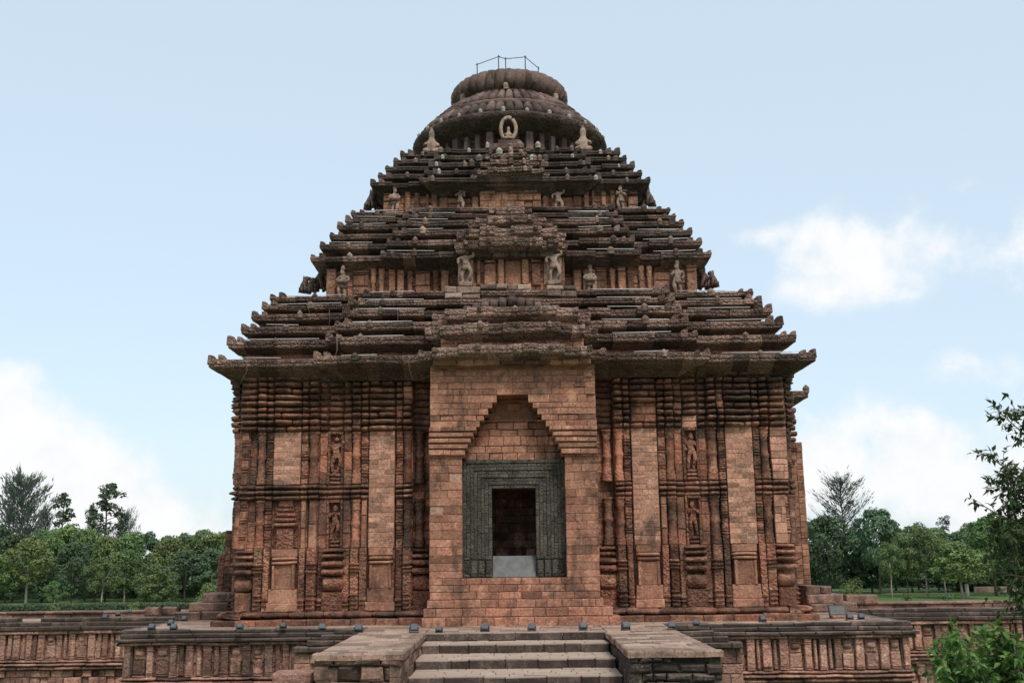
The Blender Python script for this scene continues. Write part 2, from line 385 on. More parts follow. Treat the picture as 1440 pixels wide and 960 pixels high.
def empty(name, loc, label=None, cat=None, group=None):
    o = bpy.data.objects.new(name, None); COL.objects.link(o); o.location = loc; o.empty_display_size = .3
    return tag(o, label, cat, group)
FRONT = lambda Y: ((0, Y, 0), (1, 0, 0), (0, -1, 0))
def rf(a, b): return random.uniform(a, b)

# ------------------------------------------------------------------ ground
g = MB(); g.add([(-1500, -300, -4), (1500, -300, -4), (1500, 2500, -4), (-1500, 2500, -4)], [(0, 1, 2, 3)], .5)
tag(g.build('lawn', M['lawn']), 'green lawn around the temple and under the trees', 'lawn', kind='structure')

# ------------------------------------------------------------------ TEMPLE
temple = empty('temple', (0, YC, 0), 'red-brown sandstone temple hall with a stepped pyramid roof and tall doorway', 'temple')
YW = 50.0; KW = .0332; WW = 384 * KW
Z = {k: zz(v, YW) for k, v in dict(base=876, pl=856, jl=768, bl=700, bu=678, ba=605, top=533, eave=512).items()}
Z['base'] = 0.0

# core masses behind the carved skin
c = MB()
c.box(-WW + .5, WW - .5, 0, 0, 0, 0) if False else None
def solid(mb, x0, x1, y0, y1, z0, z1, t=.4): mb.fr = None; mb.add([(x0, y0, z0), (x1, y0, z0), (x1, y1, z0), (x0, y1, z0), (x0, y0, z1), (x1, y0, z1), (x1, y1, z1), (x0, y1, z1)], [(3, 2, 1, 0), (0, 1, 5, 4), (1, 2, 6, 5), (2, 3, 7, 6), (3, 0, 4, 7), (4, 5, 6, 7)], t)
BK = 2 * YC - YW
# leave the doorway passage open: two halves, lintel and the back
solid(c, -WW + .3, -2.4, YW + .55, BK - .3, 0, Z['top'] + .6)
solid(c, 2.4, WW - .3, YW + .55, BK - .3, 0, Z['top'] + .6)
solid(c, -2.399, 2.399, YW + .6, BK - .4, 6.3, Z['top'] + .55)
solid(c, -2.399, 2.399, YW + 6, BK - .4, 0, 6.299)
c.build('wall', M['wall'], temple)

def round_pilaster(mb, u, r, z0, z1, d=.12):
    h = z1 - z0; t = random.random()
    pr = [(r * 1.25, z0), (r * 1.25, z0 + .12), (r * 1.05, z0 + .15), (r * 1.35, z0 + .24), (r * 1.0, z0 + .33), (r * 1.22, z0 + .42), (r * .95, z0 + .5)]
    mid = z0 + h * rf(.45, .55)
    pr += [(r * .95, mid - .12), (r * 1.15, mid - .06), (r * 1.15, mid + .06), (r * .95, mid + .12)]
    pr += [(r * .95, z1 - .5), (r * 1.2, z1 - .42), (r, z1 - .34), (r * 1.3, z1 - .24), (r * 1.05, z1 - .14), (r * 1.3, z1 - .1), (r * 1.3, z1)]
    mb.lathe(u, d, pr, 12, t)
def carved_pilaster(mb, u0, u1, z0, z1, d):
    z = z0
    mb.box(u0 + .03, u1 - .03, -.3, d - .06, z0, z1, .4)
    k = 0
    while z < z1 - .05:
        h = rf(.10, .16) if k % 3 else rf(.28, .55)
        h = min(h, z1 - z)
        if k % 3: mb.cushion(u0 - .02, u1 + .02, 0, d + .05, z, z + h, j=.01, n=5)
        else: mb.box(u0, u1, 0, d - .01, z, z + h, None, .015, .03)
        z += h; k += 1
UNITS = [(117, 141, 'recess'), (142, 154, 'round'), (155, 164, 'carved'), (166, 202, 'brick'), (203, 213, 'carved'), (214, 226, 'round'),
         (227, 238, 'flat'), (239, 260, 'niche'), (261, 272, 'flat'), (273, 286, 'round'), (288, 297, 'carved'), (298, 336, 'brick'),
         (337, 346, 'carved'), (347, 359, 'round'), (361, 384, 'corner')]
DEP = dict(recess=-.3, round=.36, carved=.26, brick=.30, flat=.08, niche=-.02, corner=.22)

def figure_mesh(kind, h=1.0, seed=0):
    """one skinned stone figure, standing at origin, facing -Y, about h tall"""
    rnd = random.Random(seed)
    s = 1 if rnd.random() < .5 else -1
    J = {}; E = []
    def j(n, p, r, par=None):
        J[n] = (len(J), Vector(p), r)
        if par: E.append((J[par][0], J[n][0]))
    sway = .05 * s
    if kind == 'seated':
        j('pel', (0, 0, .16), .13)
        j('bel', (0, -.02, .30), .12, 'pel'); j('che', (0, -.01, .48), .14, 'bel'); j('nec', (0, -.01, .61), .06, 'che'); j('hea', (0, -.02, .74), .095, 'nec'); j('top', (0, 0, .90), .06, 'hea')
        for q in (-1, 1):
            j('kn%d' % q, (.26 * q, -.14, .14), .075, 'pel'); j('fo%d' % q, (.02 * q, -.24, .09), .055, 'kn%d' % q)
            j('el%d' % q, (.24 * q, -.02, .36), .052, 'che'); j('ha%d' % q, (.16 * q, -.18, .28 + .1 * (q == s)), .042, 'el%d' % q)
    else:
        j('pel', (sway, 0, .48), .085)
        j('bel', (sway * .3, 0, .57), .07, 'pel'); j('che', (-sway * .4, 0, .70), .095, 'bel'); j('nec', (-sway * .2, 0, .79), .042, 'che'); j('hea', (sway * .3, -.01, .87), .066, 'nec'); j('top', (sway * .3, .01, .975), .042, 'hea')
        for q in (-1, 1):
            bend = .10 if q == s else .02
            kx = .085 * q + (.05 * q if kind == 'dancing' else 0)
            j('hip%d' % q, (.06 * q + sway, 0, .44), .068, 'pel')
            j('kn%d' % q, (kx + sway * .5, -bend, .25), .048, 'hip%d' % q)
            j('an%d' % q, ((.05 if q == s else .08) * q, 0, .04), .036, 'kn%d' % q); j('to%d' % q, ((.07 if q == s else .1) * q, -.08, .02), .03, 'an%d' % q)
            j('sh%d' % q, (.12 * q - sway * .4, 0, .73), .045, 'che')
            if kind == 'flute': e, hd = (.17 * q, -.05, .62), (.05 * q + .08 * s, -.13, .77)
            elif kind == 'drum': e, hd = (.19 * q, -.03, .60), (.12 * q, -.16, .56)
            elif kind == 'dancing': e, hd = (.22 * q, -.02, .66 + (.1 if q == s else 0)), (.20 * q, -.08, .86 if q == s else .52)
            else: e, hd = (.18 * q, 0, .60), (.10 * q, -.10, .66 if q == s else .48)
            j('el%d' % q, e, .036, 'sh%d' % q); j('ha%d' % q, hd, .03, 'el%d' % q)
    vs = [None] * len(J)
    for i, p, r in J.values(): vs[i] = p
    me = bpy.data.meshes.new('figure_source'); me.from_pydata([tuple(v * h) for v in vs], E, [])
    ob = bpy.data.objects.new('figure_source', me); COL.objects.link(ob)
    sk = ob.modifiers.new('Skin', 'SKIN'); sk.branch_smoothing = .6
    for (i, p, r) in J.values():
        d = me.skin_vertices[0].data[i]; d.radius = (r * h * 1.28, r * h * 1.15); d.use_root = (i == 0)
    sb = ob.modifiers.new('Sub', 'SUBSURF'); sb.levels = 1; sb.render_levels = 1
    dg = bpy.context.evaluated_depsgraph_get(); dg.update()
    out = bpy.data.meshes.new_from_object(ob.evaluated_get(dg))
    bpy.data.objects.remove(ob)
    return [tuple(v.co) for v in out.vertices], [tuple(p.vertices) for p in out.polygons]
FIG = {}
def figure(mb, kind, origin, h, seed=0, face=0., flat=1.0, tint=None):
    key = (kind, seed % 3)
    if key not in FIG: FIG[key] = figure_mesh(kind, 1.0, seed % 3 + hash(len(kind)) % 5)
    vs, fs = FIG[key]; o = Vector(origin); ca, sa = math.cos(face), math.sin(face)
    fr, mb.fr = mb.fr, None
    mb.add([(o.x + (x * ca - y * flat * sa) * h, o.y + (x * sa + y * flat * ca) * h, o.z + z * h) for x, y, z in vs], fs, tint, True)
    mb.fr = fr

def facade(O, U, Nn, detail, parent=None):
    """one carved side of the hall. detail: separate part per element; otherwise everything in one mesh"""
    one = None if detail else MB()
    def begin():
        m_ = MB() if detail else one
        m_.frame(O, U, Nn); return m_
    def end(m_, name, mat, er=.03):
        if detail: return m_.build(name, mat, parent, er)
    for side in (-1, 1):
        for (a, b, t) in UNITS:
            u0, u1 = sorted((a * KW * side, b * KW * side)); D = DEP[t]; full = t == 'brick' and (a < 200 or side > 0)
            # backing
            m_ = begin(); m_.masonry(u0 - .03, u1 + .03, Z['pl'], Z['top'], min(D, .06) - .02, .5, (.3, .5), (.5, 1.2), .02, .02); end(m_, 'wall_strip', M['wall'])
            # upper and lower storeys
            if t == 'brick':
                segs = [(Z['jl'] + .02, Z['ba'])] if full else [(Z['bu'], Z['ba'])]
                for z0, z1 in segs:
                    m_ = begin(); m_.box(u0 + .01, u1 - .01, -.2, D - .016, z0, z1, .5); 
                    back = end(m_, 'mortar_bed', M['mortar'], 0)
                    m_ = begin(); m_.masonry(u0, u1, z0, z1, D, .1, (.17, .26), (.26, .62), .012, .01, .026); end(m_, 'brick_panel', M['brick'], .012)
                if not full:
                    z0, z1 = Z['jl'], Z['bl']; h = z1 - z0
                    m_ = begin(); m_.box(u0 + .05, u1 - .05, 0, .12, z0, z1, .3, 0, .04)
                    m_.box(u0 + .25, u1 - .25, 0, .34, z0, z0 + h * .42, .6, .02, .04)
                    for i in range(4): m_.cushion(u0 + .06 + .07 * i, u1 - .06 - .07 * i, .05, .46 - .06 * i, z0 + h * (.45 + .1 * i), z0 + h * (.54 + .1 * i))
                    m_.box(u0 + .3, u1 - .3, 0, .26, z0 + h * .86, z1, .5, .02, .05)
                    end(m_, 'miniature_shrine', M['carved'])
            elif t in ('round', 'carved'):
                for z0, z1 in ((Z['jl'], Z['bl']), (Z['bu'], Z['ba'])):
                    m_ = begin()
                    if detail and z0 < Z['bl'] and (side, a) in ((-1, 273), (-1, 288), (1, 203), (1, 361), (-1, 203)):
                        m_.masonry(u0 + .04, u1 - .04, z0, z1, .3, .4, (.7, 1.6), (.6, 1), .03, .04); end(m_, 'plain_shaft', M['portal']); continue
                    if t == 'round': round_pilaster(m_, (u0 + u1) / 2, (u1 - u0) / 2 * .92, z0, z1, .16)
                    else: carved_pilaster(m_, u0, u1, z0, z1, D)
                    end(m_, 'pilaster', M['carved'] if t == 'carved' else M['wall'])
            elif t == 'niche':
                for zi, (z0, z1) in enumerate(((Z['jl'] - .15, Z['bl']), (Z['bu'] - .02, Z['ba'] + .02))):
                    m_ = begin()
                    m_.box(u0 - .02, u0 + .09, -.1, .22, z0, z1, None, .02, .03); m_.box(u1 - .09, u1 + .02, -.1, .22, z0, z1, None, .02, .03)
                    m_.box(u0 + .1, u1 - .1, -.1, .26, z1 - .14, z1, None, .02, .03)
                    for i in range(3): m_.cushion(u0 + .1, u1 - .1, -.05, .30 - .03 * i, z0 + .18 * i, z0 + .18 * i + .17)
                    fr_ = end(m_, 'niche', M['carved'])
                    m_ = begin(); o = Vector(O) + Vector(U) * ((u0 + u1) / 2) + Vector(Nn) * .12 + Vector((0, 0, z0 + .56))
                    figure(m_, random.choice(('dancing', 'flute', 'standing')), o, (z1 - z0 - .75) , seed=a + zi + side, face=math.atan2(Nn[0], -Nn[1]) * -1 if False else (0 if Nn[1] < 0 else (math.pi / 2 * (1 if Nn[0] > 0 else -1))), flat=.9, tint=.55)
                    if detail: m_.build('relief_figure', M['carved'], fr_, .02)
            elif t == 'flat':
                for z0, z1 in ((Z['jl'], Z['bl']), (Z['bu'], Z['ba'])):
                    m_ = begin(); m_.masonry(u0, u1, z0, z1, .13, .2, (.5, 1.0), (.6, .9), .03, .025); end(m_, 'wall_panel', M['wall'])
            elif t == 'corner':
                m_ = begin()
                if side > 0: m_.masonry(u0, u1, Z['bu'], Z['ba'], .3, .3, (.25, .35), (.35, .7), .02, .015, .02); m_.masonry(u0, u0 + .55, Z['jl'], Z['bl'], .3, .3, (.3, .5), (.3, .5), .02, .02)
                else:
                    carved_pilaster(m_, u0 + .1, u0 + .4, Z['bu'], Z['ba'], .26); carved_pilaster(m_, u0 + .1, u0 + .4, Z['jl'], Z['bl'], .26)
                carved_pilaster(m_, u1 - .25, u1 + .03, Z['jl'], Z['bl'], .2) if side > 0 else round_pilaster(m_, u0 - .02, .16, Z['jl'], Z['bl'], .1)
                end(m_, 'corner_pier', M['brick'] if side > 0 else M['wall'])
            else:
                m_ = begin(); round_pilaster(m_, (u0 + u1) / 2 + .1 * side, .2, Z['bu'], Z['ba'], -.15); round_pilaster(m_, (u0 + u1) / 2 + .1 * side, .2, Z['jl'], Z['bl'], -.15)
                o = Vector(O) + Vector(U) * ((u0 + u1) / 2 - .18 * side) + Vector(Nn) * -.25
                end(m_, 'pilaster', M['mould'])
            # upper moulding stack under the eaves
            m_ = begin(); n = 9; hz = (Z['top'] + .25 - Z['ba']) / n
            i0 = random.randrange(0, 8); gap_rows = [i0 + q for q in range(random.choice((1, 2, 3)))] if random.random() < .3 and t not in ('recess',) else []
            ext = dict(recess=-.1, round=.72, carved=.62, brick=.68, flat=.4, niche=.36, corner=.55)[t]
            for i in range(n):
                if i in gap_rows: continue
                k = .86 + .2 * abs(math.sin(i * 1.1))
                if t == 'brick' and random.random() < .5:
                    mid = rf(u0 + .3, u1 - .3); m_.cushion(u0, mid, -.3, ext * k, Z['ba'] + i * hz, Z['ba'] + (i + .96) * hz, j=.05); m_.cushion(mid, u1, -.3, ext * k, Z['ba'] + i * hz, Z['ba'] + (i + .96) * hz, j=.05)
                else: m_.cushion(u0 - .01, u1 + .01, -.3, ext * k, Z['ba'] + i * hz, Z['ba'] + (i + .96) * hz, j=.04)
            end(m_, 'moulding_stack', M['mould'], .055)
            if gap_rows and detail:
                m_ = begin(); m_.masonry(u0, u1, Z['ba'] + gap_rows[0] * hz, Z['ba'] + min(9, gap_rows[-1] + 1) * hz, ext * rf(.35, .75), .4, (.25, .4), (.4, .9), .05, .05); end(m_, 'repair_stone', M[random.choice(('wall', 'brick', 'mould'))], .04)
            # waist band
            if not full and t != 'recess':
                m_ = begin(); hz = (Z['bu'] - Z['bl']) / 3
                for i in range(3): m_.cushion(u0 - .03, u1 + .03, -.2, max(D, .1) + .16 + (.06 if i == 1 else 0), Z['bl'] + i * hz, Z['bl'] + (i + .95) * hz, j=.04)
                end(m_, 'waist_band', M['mould'], .035)
            # foot zone
            z0, z1 = Z['pl'], Z['jl']; h = z1 - z0; m_ = begin(); c_ = (u0 + u1) / 2; w = u1 - u0
            if t == 'brick':
                m_.box(u0 - .06, u1 + .06, -.2, .52, z0, z0 + h * .14, None, .02, .04); m_.box(u0 - .02, u1 + .02, -.2, .46, z0 + h * .14, z0 + h * .36, None, .03, .03)
                m_.box(u0 + .12, u1 - .12, -.2, .42, z0 + h * .36, z0 + h * .74, None, .03, .03)
                for i in range(2): m_.cushion(u0 + .06, u1 - .06, 0, .56 - .05 * i, z0 + h * (.74 + .07 * i), z0 + h * (.81 + .07 * i))
                m_.box(u0 + .05, u1 - .05, -.2, .38, z0 + h * .88, z1, None, .03, .03)
                for sgn in (-1, 1): m_.box(c_ + sgn * w * .36 - .06, c_ + sgn * w * .36 + .06, 0, .5, z0 + h * .36, z0 + h * .74, None, .01, .02)
            elif t in ('round', 'carved', 'flat'):
                e = .44 if t != 'flat' else .25
                m_.box(u0 + .02, u1 - .02, -.2, e - .05, z0, z1, None, .03, .03)
                for q_, hh in (((.02, .05), (.09, .04), (.15, .07), (.24, .04)) if t == 'round' else ((.08, .04), (.13, .09))): m_.cushion(u0 - .02, u1 + .02, 0, e + .07, z0 + h * q_, z0 + h * (q_ + hh), n=5)
                if t == 'round':
                    for q_ in (.60, .66, .72): m_.cushion(u0 - .05, u1 + .05, 0, e + .12, z0 + h * q_, z0 + h * (q_ + .055), n=5)
            elif t in ('niche', 'recess', 'corner'):
                e = (.5 if detail else .12) if t != 'recess' else .1; a0, a1 = u0 - .12 * (t == 'niche'), u1 + .12 * (t == 'niche')
                m_.box(a0, a1, -.3, e - .12, z0, z0 + h * .3, None, .04, .05)
                m_.cushion(a0, a1, -.2, e + .02, z0 + h * .3, z0 + h * .55, j=.06)
                for q_, hh in ((.57, .12), (.70, .11), (.83, .09), (.93, .07)): m_.cushion(a0 - .06, a1 + .06, -.2, e + .14 - .1 * (q_ > .8), z0 + h * q_, z0 + h * (q_ + hh - .01), j=.05)
            end(m_, 'wall_base', M['portal'] if t == 'brick' else M['wall'] if t == 'corner' else M['carved'], .045)
    if not detail: return one.build('side_wall', M['mould'], temple, .03)
facade(*FRONT(YW), True, temple)
facade((WW, YC, 0), (0, 1, 0), (1, 0, 0), False)
facade((-WW, YC, 0), (0, -1, 0), (-1, 0, 0), False)

# plinth courses all round
def ring_blocks(mb, W, y_front, z0, z1, out, style='box', bl=(.7, 1.5), skip=None, j=.04):
    for (O, U, Nn) in (((0, YC, 0), (1, 0, 0), (0, -1, 0)), ((0, YC, 0), (0, 1, 0), (1, 0, 0)), ((0, YC, 0), (0, -1, 0), (-1, 0, 0))):
        mb.frame(O, U, Nn); u = -(W + out)
        while u < W + out - .05:
            l = rf(*bl)
            if u + l > W + out - .4: l = W + out - u
            if style == 'box': mb.box(u + .01, u + l - .01, W - 1, W + out + rf(-j, j), z0, z1 + rf(-.02, .02), None, .01, .05)
            else: mb.cushion(u + .005, u + l - .005, W - .3, W + out + rf(-j, j), z0, z1, None, j, 7, .9)
            u += l
m_ = MB(); ring_blocks(m_, YC - YW, 0, -.05, .28, 1.0); m_.build('plinth_course', M['wall'], temple, .06)
m_ = MB(); ring_blocks(m_, YC - YW, 0, .27, .62, .78, 'c'); m_.build('plinth_course', M['mould'], temple, .05)

# ------------------------------------------------------------------ portal
YP = 48.0; KP = at0(1, 690, YP)[0]
XP = 118.5 * KP
def zp(y): return zz(y, YP)
portal = MB(); portal.frame(*FRONT(YP))
# rows: (y_bottom_px, y_top_px, half opening px, extra half outer, forward)
rows = []
STEPS = [(566, 22.5), (574, 29), (583, 35), (591, 41), (600, 47), (608, 52), (616, 56), (624, 60), (632, 64), (642, 68)]
y = 845
def hop(yc):
    if yc > 642: return 72.5
    if yc < 555: return 0
    for yy, hw in STEPS:
        if yc <= yy: return hw
    return 72.5
zedges = [812, 802, 791, 780, 768, 757, 745, 733, 722, 710, 699, 688, 676, 664, 653, 642, 632, 624, 616, 608, 600, 591, 583, 574, 566, 555, 546, 537, 528, 520, 513]
for i in range(len(zedges) - 1):
    yb, yt = zedges[i], zedges[i + 1]; z0, z1 = zp(yb), zp(yt); o = hop((yb + yt) / 2) * KP
    fwd = .1 if 600 <= yt < 640 else (.03 if yt < 600 else 0.)
    for sgn in (-1, 1):
        a, b = sorted((sgn * o, sgn * (XP + (.02 if fwd == .1 else 0))))
        if o == 0: a, b = (-XP, 0) if sgn < 0 else (0, XP)
        u = a
        while u < b - .02:
            l = random.choice((rf(.3, .6), rf(.5, 1.0), rf(.8, 1.7)))
            if u + l > b - .3: l = b - u
            if fwd == .1:
                zm = z0 + (z1 - z0) * .28
                portal.box(u + .005, u + l - .005, -2.1, .04, z0 + .004, zm, None, 0, .01); portal.box(u + .005, u + l - .005, -2.1, .2 + rf(-.02, .02), zm + .002, z1 - .004, None, 0, .025)
            elif random.random() < .05: portal.box(u + .008, u + l - .008, -2.1, fwd - rf(.04, .09), z0 + .008, z1 - .008, None, 0, .03)
            else: portal.box(u + .008, u + l - .008, -2.1, fwd + rf(-.012, .012), z0 + .008, z1 - .008 + (0 if yt != 513 else .1), None, 0, .014)
            u += l
pt = portal.build('portal', M['portal'], temple, .03, 1.2)
m_ = MB(); m_.frame(*FRONT(YP))       # broken carved patch at the upper right of the portal
for q in range(7): m_.box(74 * KP + rf(0, .9), 74 * KP + rf(.9, 1.35), -.1, rf(.03, .1), zp(546) + q * .12, zp(546) + q * .12 + rf(.1, .3), None, .03, .04)
m_.build('broken_carving', M['mould'], pt, .06)
m_ = MB(); m_.frame(*FRONT(YP)); m_.box(-XP + .03, -72.5 * KP - .03, -2.0, -.045, .5, zp(642), .5); m_.box(72.5 * KP + .03, XP - .03, -2.0, -.045, .5, zp(642), .5)
m_.box(-XP + .03, XP - .03, -1.9, -.025, zp(553), zp(514), .5); m_.build('mortar_bed', M['mortar'], pt)
# sill wall and stepped footing
m_ = MB(); m_.frame(*FRONT(YP))
zs = [0, .37, .74, 1.1]
m_.masonry(-XP + 0.01, XP - 0.01, zs[3], zp(812), .02, 1.5, (.26, .34), (.5, 1.1), .02, .02, .015)
m_.masonry(-XP - .1, XP + .12, zs[2], zs[3], .16, 1.6, (.36, .37), (.5, 1.2), .02, .03, .015)
m_.masonry(-XP - .22, XP + .5, zs[1], zs[2], .34, 1.7, (.36, .37), (.5, 1.2), .03, .03, .015)
m_.masonry(-XP - .28, XP + .8, zs[0] - .03, zs[1], .55, 1.8, (.4, .4), (.5, 1.2), .04, .03, .015)
ft = m_.build('footing', M['portal'], pt, .03)
m_ = MB(); m_.frame(*FRONT(YP)); m_.box(-XP + .05, XP - .05, -1.3, -.06, 0, zp(813) - .05, .5); m_.box(-XP - .05, XP + .08, -1, .08, 0, zs[3] - .08, .5); m_.box(-XP - .15, XP + .4, -1, .25, 0, zs[2] - .08, .5); m_.build('mortar_bed', M['mortar'], pt)
# tympanum fill
m_ = MB(); m_.frame(*FRONT(YP)); m_.box(-70 * KP, 70 * KP, -2.0, -1.6, zp(644), zp(553), .4)
m_.masonry(-70 * KP, 70 * KP, zp(644), zp(610), -1.0, .3, (.3, .36), (.5, 1.0), .04, .02, .02)
m_.masonry(-52 * KP, 52 * KP, zp(610), zp(585), -1.15, .3, (.3, .36), (.5, 1.0), .12, .04, .02)
m_.masonry(-40 * KP, 40 * KP, zp(585), zp(555), -1.6, .3, (.3, .45), (.5, 1.0), .25, .06, .02)
m_.build('tympanum', M['portal'], pt, .03)
# chlorite door frame, nested bands
YD = YP + .75; KD = at0(1, 730, YD)[0]
def zd(y): return zz(y, YD)
df = MB(); df.frame(*FRONT(YD))
xo = 72 * KD; xi = 31 * KD; zo, zi, zb = zd(646), zd(686), zd(811); nb = 8
prof = [0, -.05, -.02, -.08, -.05, -.12, -.10, -.15]
for i in range(nb):
    a0 = xo + (xi - xo) * i / nb; a1 = xo + (xi - xo) * (i + 1) / nb; h0 = zo + (zi - zo) * i / nb; h1 = zo + (zi - zo) * (i + 1) / nb; d = prof[i]
    for sgn in (-1, 1):
        u0, u1 = sorted((sgn * a0, sgn * a1)); z = zb
        while z < h0 - .02:
            l = rf(.25, .6); l = h0 - z if z + l > h0 - .2 else l
            df.box(u0 + .004, u1 - .004, -.9, d + rf(-.015, .015), z, z + l - .006, rf(.2, .8), 0, .02); z += l
    u = -a1
    while u < a1 - .01:
        l = rf(.3, .6); l = a1 - u if u + l > a1 - .2 else l
        df.box(u, u + l - .005, -.9, d + rf(-.012, .012), h1 + .004, h0 - .004, rf(.2, .8), 0, .02); u += l
dfo = df.build('door_frame', M['chlorite'], temple, .006, 3)
for sgn in (-1, 1):
    for i in range(4):
        m_ = MB(); m_.frame(*FRONT(YD))
        u = sgn * (xi + (xo - xi) * (i + .5) / 4)
        m_.box(u - .13, u + .13, -.1, .06, zb, zb + .14, None, .01, .03); m_.box(u - .12, u + .12, -.1, .02, zb + .15, zb + .75, None, .01, .04); m_.cushion(u - .14, u + .14, -.1, .06, zb + .76, zb + .88, n=5)
        m_.build('guardian_panel', M['chlorite'], dfo, .012, 4)
m_ = MB(); m_.frame(*FRONT(YD)); m_.box(-xi, xi, -1.4, -.28, zb - .3, zb + .04, .3); 
m_.add([(-xi + .02, -.24, zb), (xi - .02, -.24, zb), (xi - .02, -.75, zb + .93), (-xi + .02, -.75, zb + .93), (-xi + .02, -.82, zb + .93), (xi - .02, -.82, zb + .93), (xi - .02, -.82, zb), (-xi + .02, -.82, zb)], [(0, 1, 2, 3), (3, 2, 5, 4), (4, 5, 6, 7), (0, 3, 4, 7), (1, 6, 5, 2)], .7)
m_.build('threshold_slab', M['slab'], dfo)
# the dim passage
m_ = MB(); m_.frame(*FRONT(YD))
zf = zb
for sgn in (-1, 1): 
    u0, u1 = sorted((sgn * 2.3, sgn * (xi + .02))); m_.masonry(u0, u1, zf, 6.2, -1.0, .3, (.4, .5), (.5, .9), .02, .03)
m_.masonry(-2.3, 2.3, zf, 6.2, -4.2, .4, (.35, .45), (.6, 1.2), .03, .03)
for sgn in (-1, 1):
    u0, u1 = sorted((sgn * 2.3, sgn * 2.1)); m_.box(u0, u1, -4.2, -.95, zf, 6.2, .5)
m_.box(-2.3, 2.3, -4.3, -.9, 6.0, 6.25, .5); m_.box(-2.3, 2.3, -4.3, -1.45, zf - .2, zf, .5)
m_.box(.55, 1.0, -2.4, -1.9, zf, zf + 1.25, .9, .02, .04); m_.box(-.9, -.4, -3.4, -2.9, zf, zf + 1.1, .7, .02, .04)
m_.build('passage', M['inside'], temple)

# ------------------------------------------------------------------ roof courses
KNOBS = [0]
def knob(mb, x, y, z, s=1.0, lean=0, face=0, tint=None):
    """upright carved lion-head antefix, rounded tombstone with a snout"""
    w, d, h = .17 * s * rf(.8, 1.15), .12 * s, .40 * s * rf(.8, 1.2)
    pr = [(.95, 0), (1, .15), (.9, .3), (1.08, .5), (.9, .7), (.5, .88), (.12, 1.0)]
    n = 7; vs = []; fs = []; ca, sa = math.cos(face), math.sin(face)
    for r, q in pr:
        for i in range(n):
            a = 2 * math.pi * i / n + .4
            px, py = w * r * math.cos(a) * rf(.9, 1.1), d * r * math.sin(a) * rf(.9, 1.1) - lean * q * h
            if .4 < q < .8 and math.sin(a) < -.5: py -= .07 * s
            vs.append((x + px * ca - py * sa, y + px * sa + py * ca, z + q * h))
    for p in range(len(pr) - 1):
        for i in range(n): fs.append((p * n + i, p * n + (i + 1) % n, (p + 1) * n + (i + 1) % n, (p + 1) * n + i))
    fs.append(tuple(range(n - 1, -1, -1))); fs.append(tuple((len(pr) - 1) * n + i for i in range(n)))
    mb.fr = None; mb.add(vs, fs, tint, True)

def leaf_stone(mb, x, y, z, s, out, face=0.0):
    """upturned leaf-shaped corner stone: straight outer edge, curved inner edge"""
    s *= rf(.75, 1.1); P = [(0, 0), (.36, 0), (.38, .12), (.36, .24), (.28, .34), (.14, .40), (.02, .39)]
    ca, sa = math.cos(face), math.sin(face); vs = []
    for t in (-.09, .09):
        for a, b in P:
            u, v = out * (.16 - a) * s, t * s * (1 - .35 * b)
            vs.append((x + u * ca - v * sa, y + u * sa + v * ca, z + b * s))
    n = len(P); fs = [tuple(range(n)), tuple(range(2 * n - 1, n - 1, -1))] + [(i, n + i, n + (i + 1) % n, (i + 1) % n) for i in range(n)]
    mb.fr = None; mb.add(vs, fs)
def hip_box(mb, cx, cy, hx, hy, prof, bl=(.6, 1.3), j=.025, sides='flrb', tint=None, drop=0.):
    """eave course: section PROF [(inward, z)] swept round a rectangle with mitred corners, in separate stones"""
    SD = {'f': ((cx, cy), (1, 0), (0, -1), hx, hy), 'b': ((cx, cy), (-1, 0), (0, 1), hx, hy), 'r': ((cx, cy), (0, 1), (1, 0), hy, hx), 'l': ((cx, cy), (0, -1), (-1, 0), hy, hx)}
    n = len(prof)
    for s in sides:
        (ox, oy), U, Nn, hu, hd = SD[s]
        cuts = [-hu]
        while cuts[-1] < hu - .01:
            l = rf(*bl); nx = cuts[-1] + l
            cuts.append(hu if nx > hu - bl[0] * .8 else nx)
        for i in range(len(cuts) - 1):
            a, b = cuts[i], cuts[i + 1]; jo = rf(-j, j) if 0 < i < len(cuts) - 2 else 0; jz = rf(-j, j) * .5
            if drop and random.random() < drop and 0 < i < len(cuts) - 2: jo -= rf(.1, .25); jz -= rf(0, .06)
            vs = []
            for (q, e) in ((a, i == 0), (b, i == len(cuts) - 2)):
                for o, z in prof:
                    if e: q2 = max(-hu + o, min(hu - o, q))
                    else: q2 = q + (.006 if q == a else -.006); q2 = max(-hu + o, min(hu - o, q2))
                    d = hd - o + jo
                    vs.append((ox + U[0] * q2 + Nn[0] * d, oy + U[1] * q2 + Nn[1] * d, z + jz))
            fs = [(k, k + 1, n + k + 1, n + k) for k in range(n - 1)]
            fs.append(tuple(range(n - 1, -1, -1))); fs.append(tuple(n + k for k in range(n)))
            mb.fr = None; mb.add(vs, fs, tint)
T1 = [(427.5, 501), (400.5, 474.5), (381.5, 455), (365.5, 437.5), (351.5, 424.5), (340, 413)]
T2 = [(282.5, 357), (269, 340), (255.5, 326), (244, 313), (233, 304), (225, 295)]
T3 = [(197.5, 253), (186, 243), (176, 232), (164, 222), (155, 213)]
def eave_prof(z, gap, fas, first, inner, over):
    """z: top lip. section from the inner top edge, over the lip, down the fascia and back under the soffit"""
    f = fas
    p = [(inner, z + .10), (.10, z + .01), (.03, z - .01), (0, z - .05), (0, z - f * .45), (.035, z - f * .5), (.03, z - f * .85), (.08, z - f)]
    if first: p += [(.22, z - f - .06), (.3, z - f - .12), (over * .65, z - f - (gap - f) * .55), (over, z - gap + .02)]
    else: p += [(.2, z - f - .03), (over * .6, z - f - (gap - f) * .22), (over + .05, z - f - (gap - f) * .42)]
    return p
terr = {}
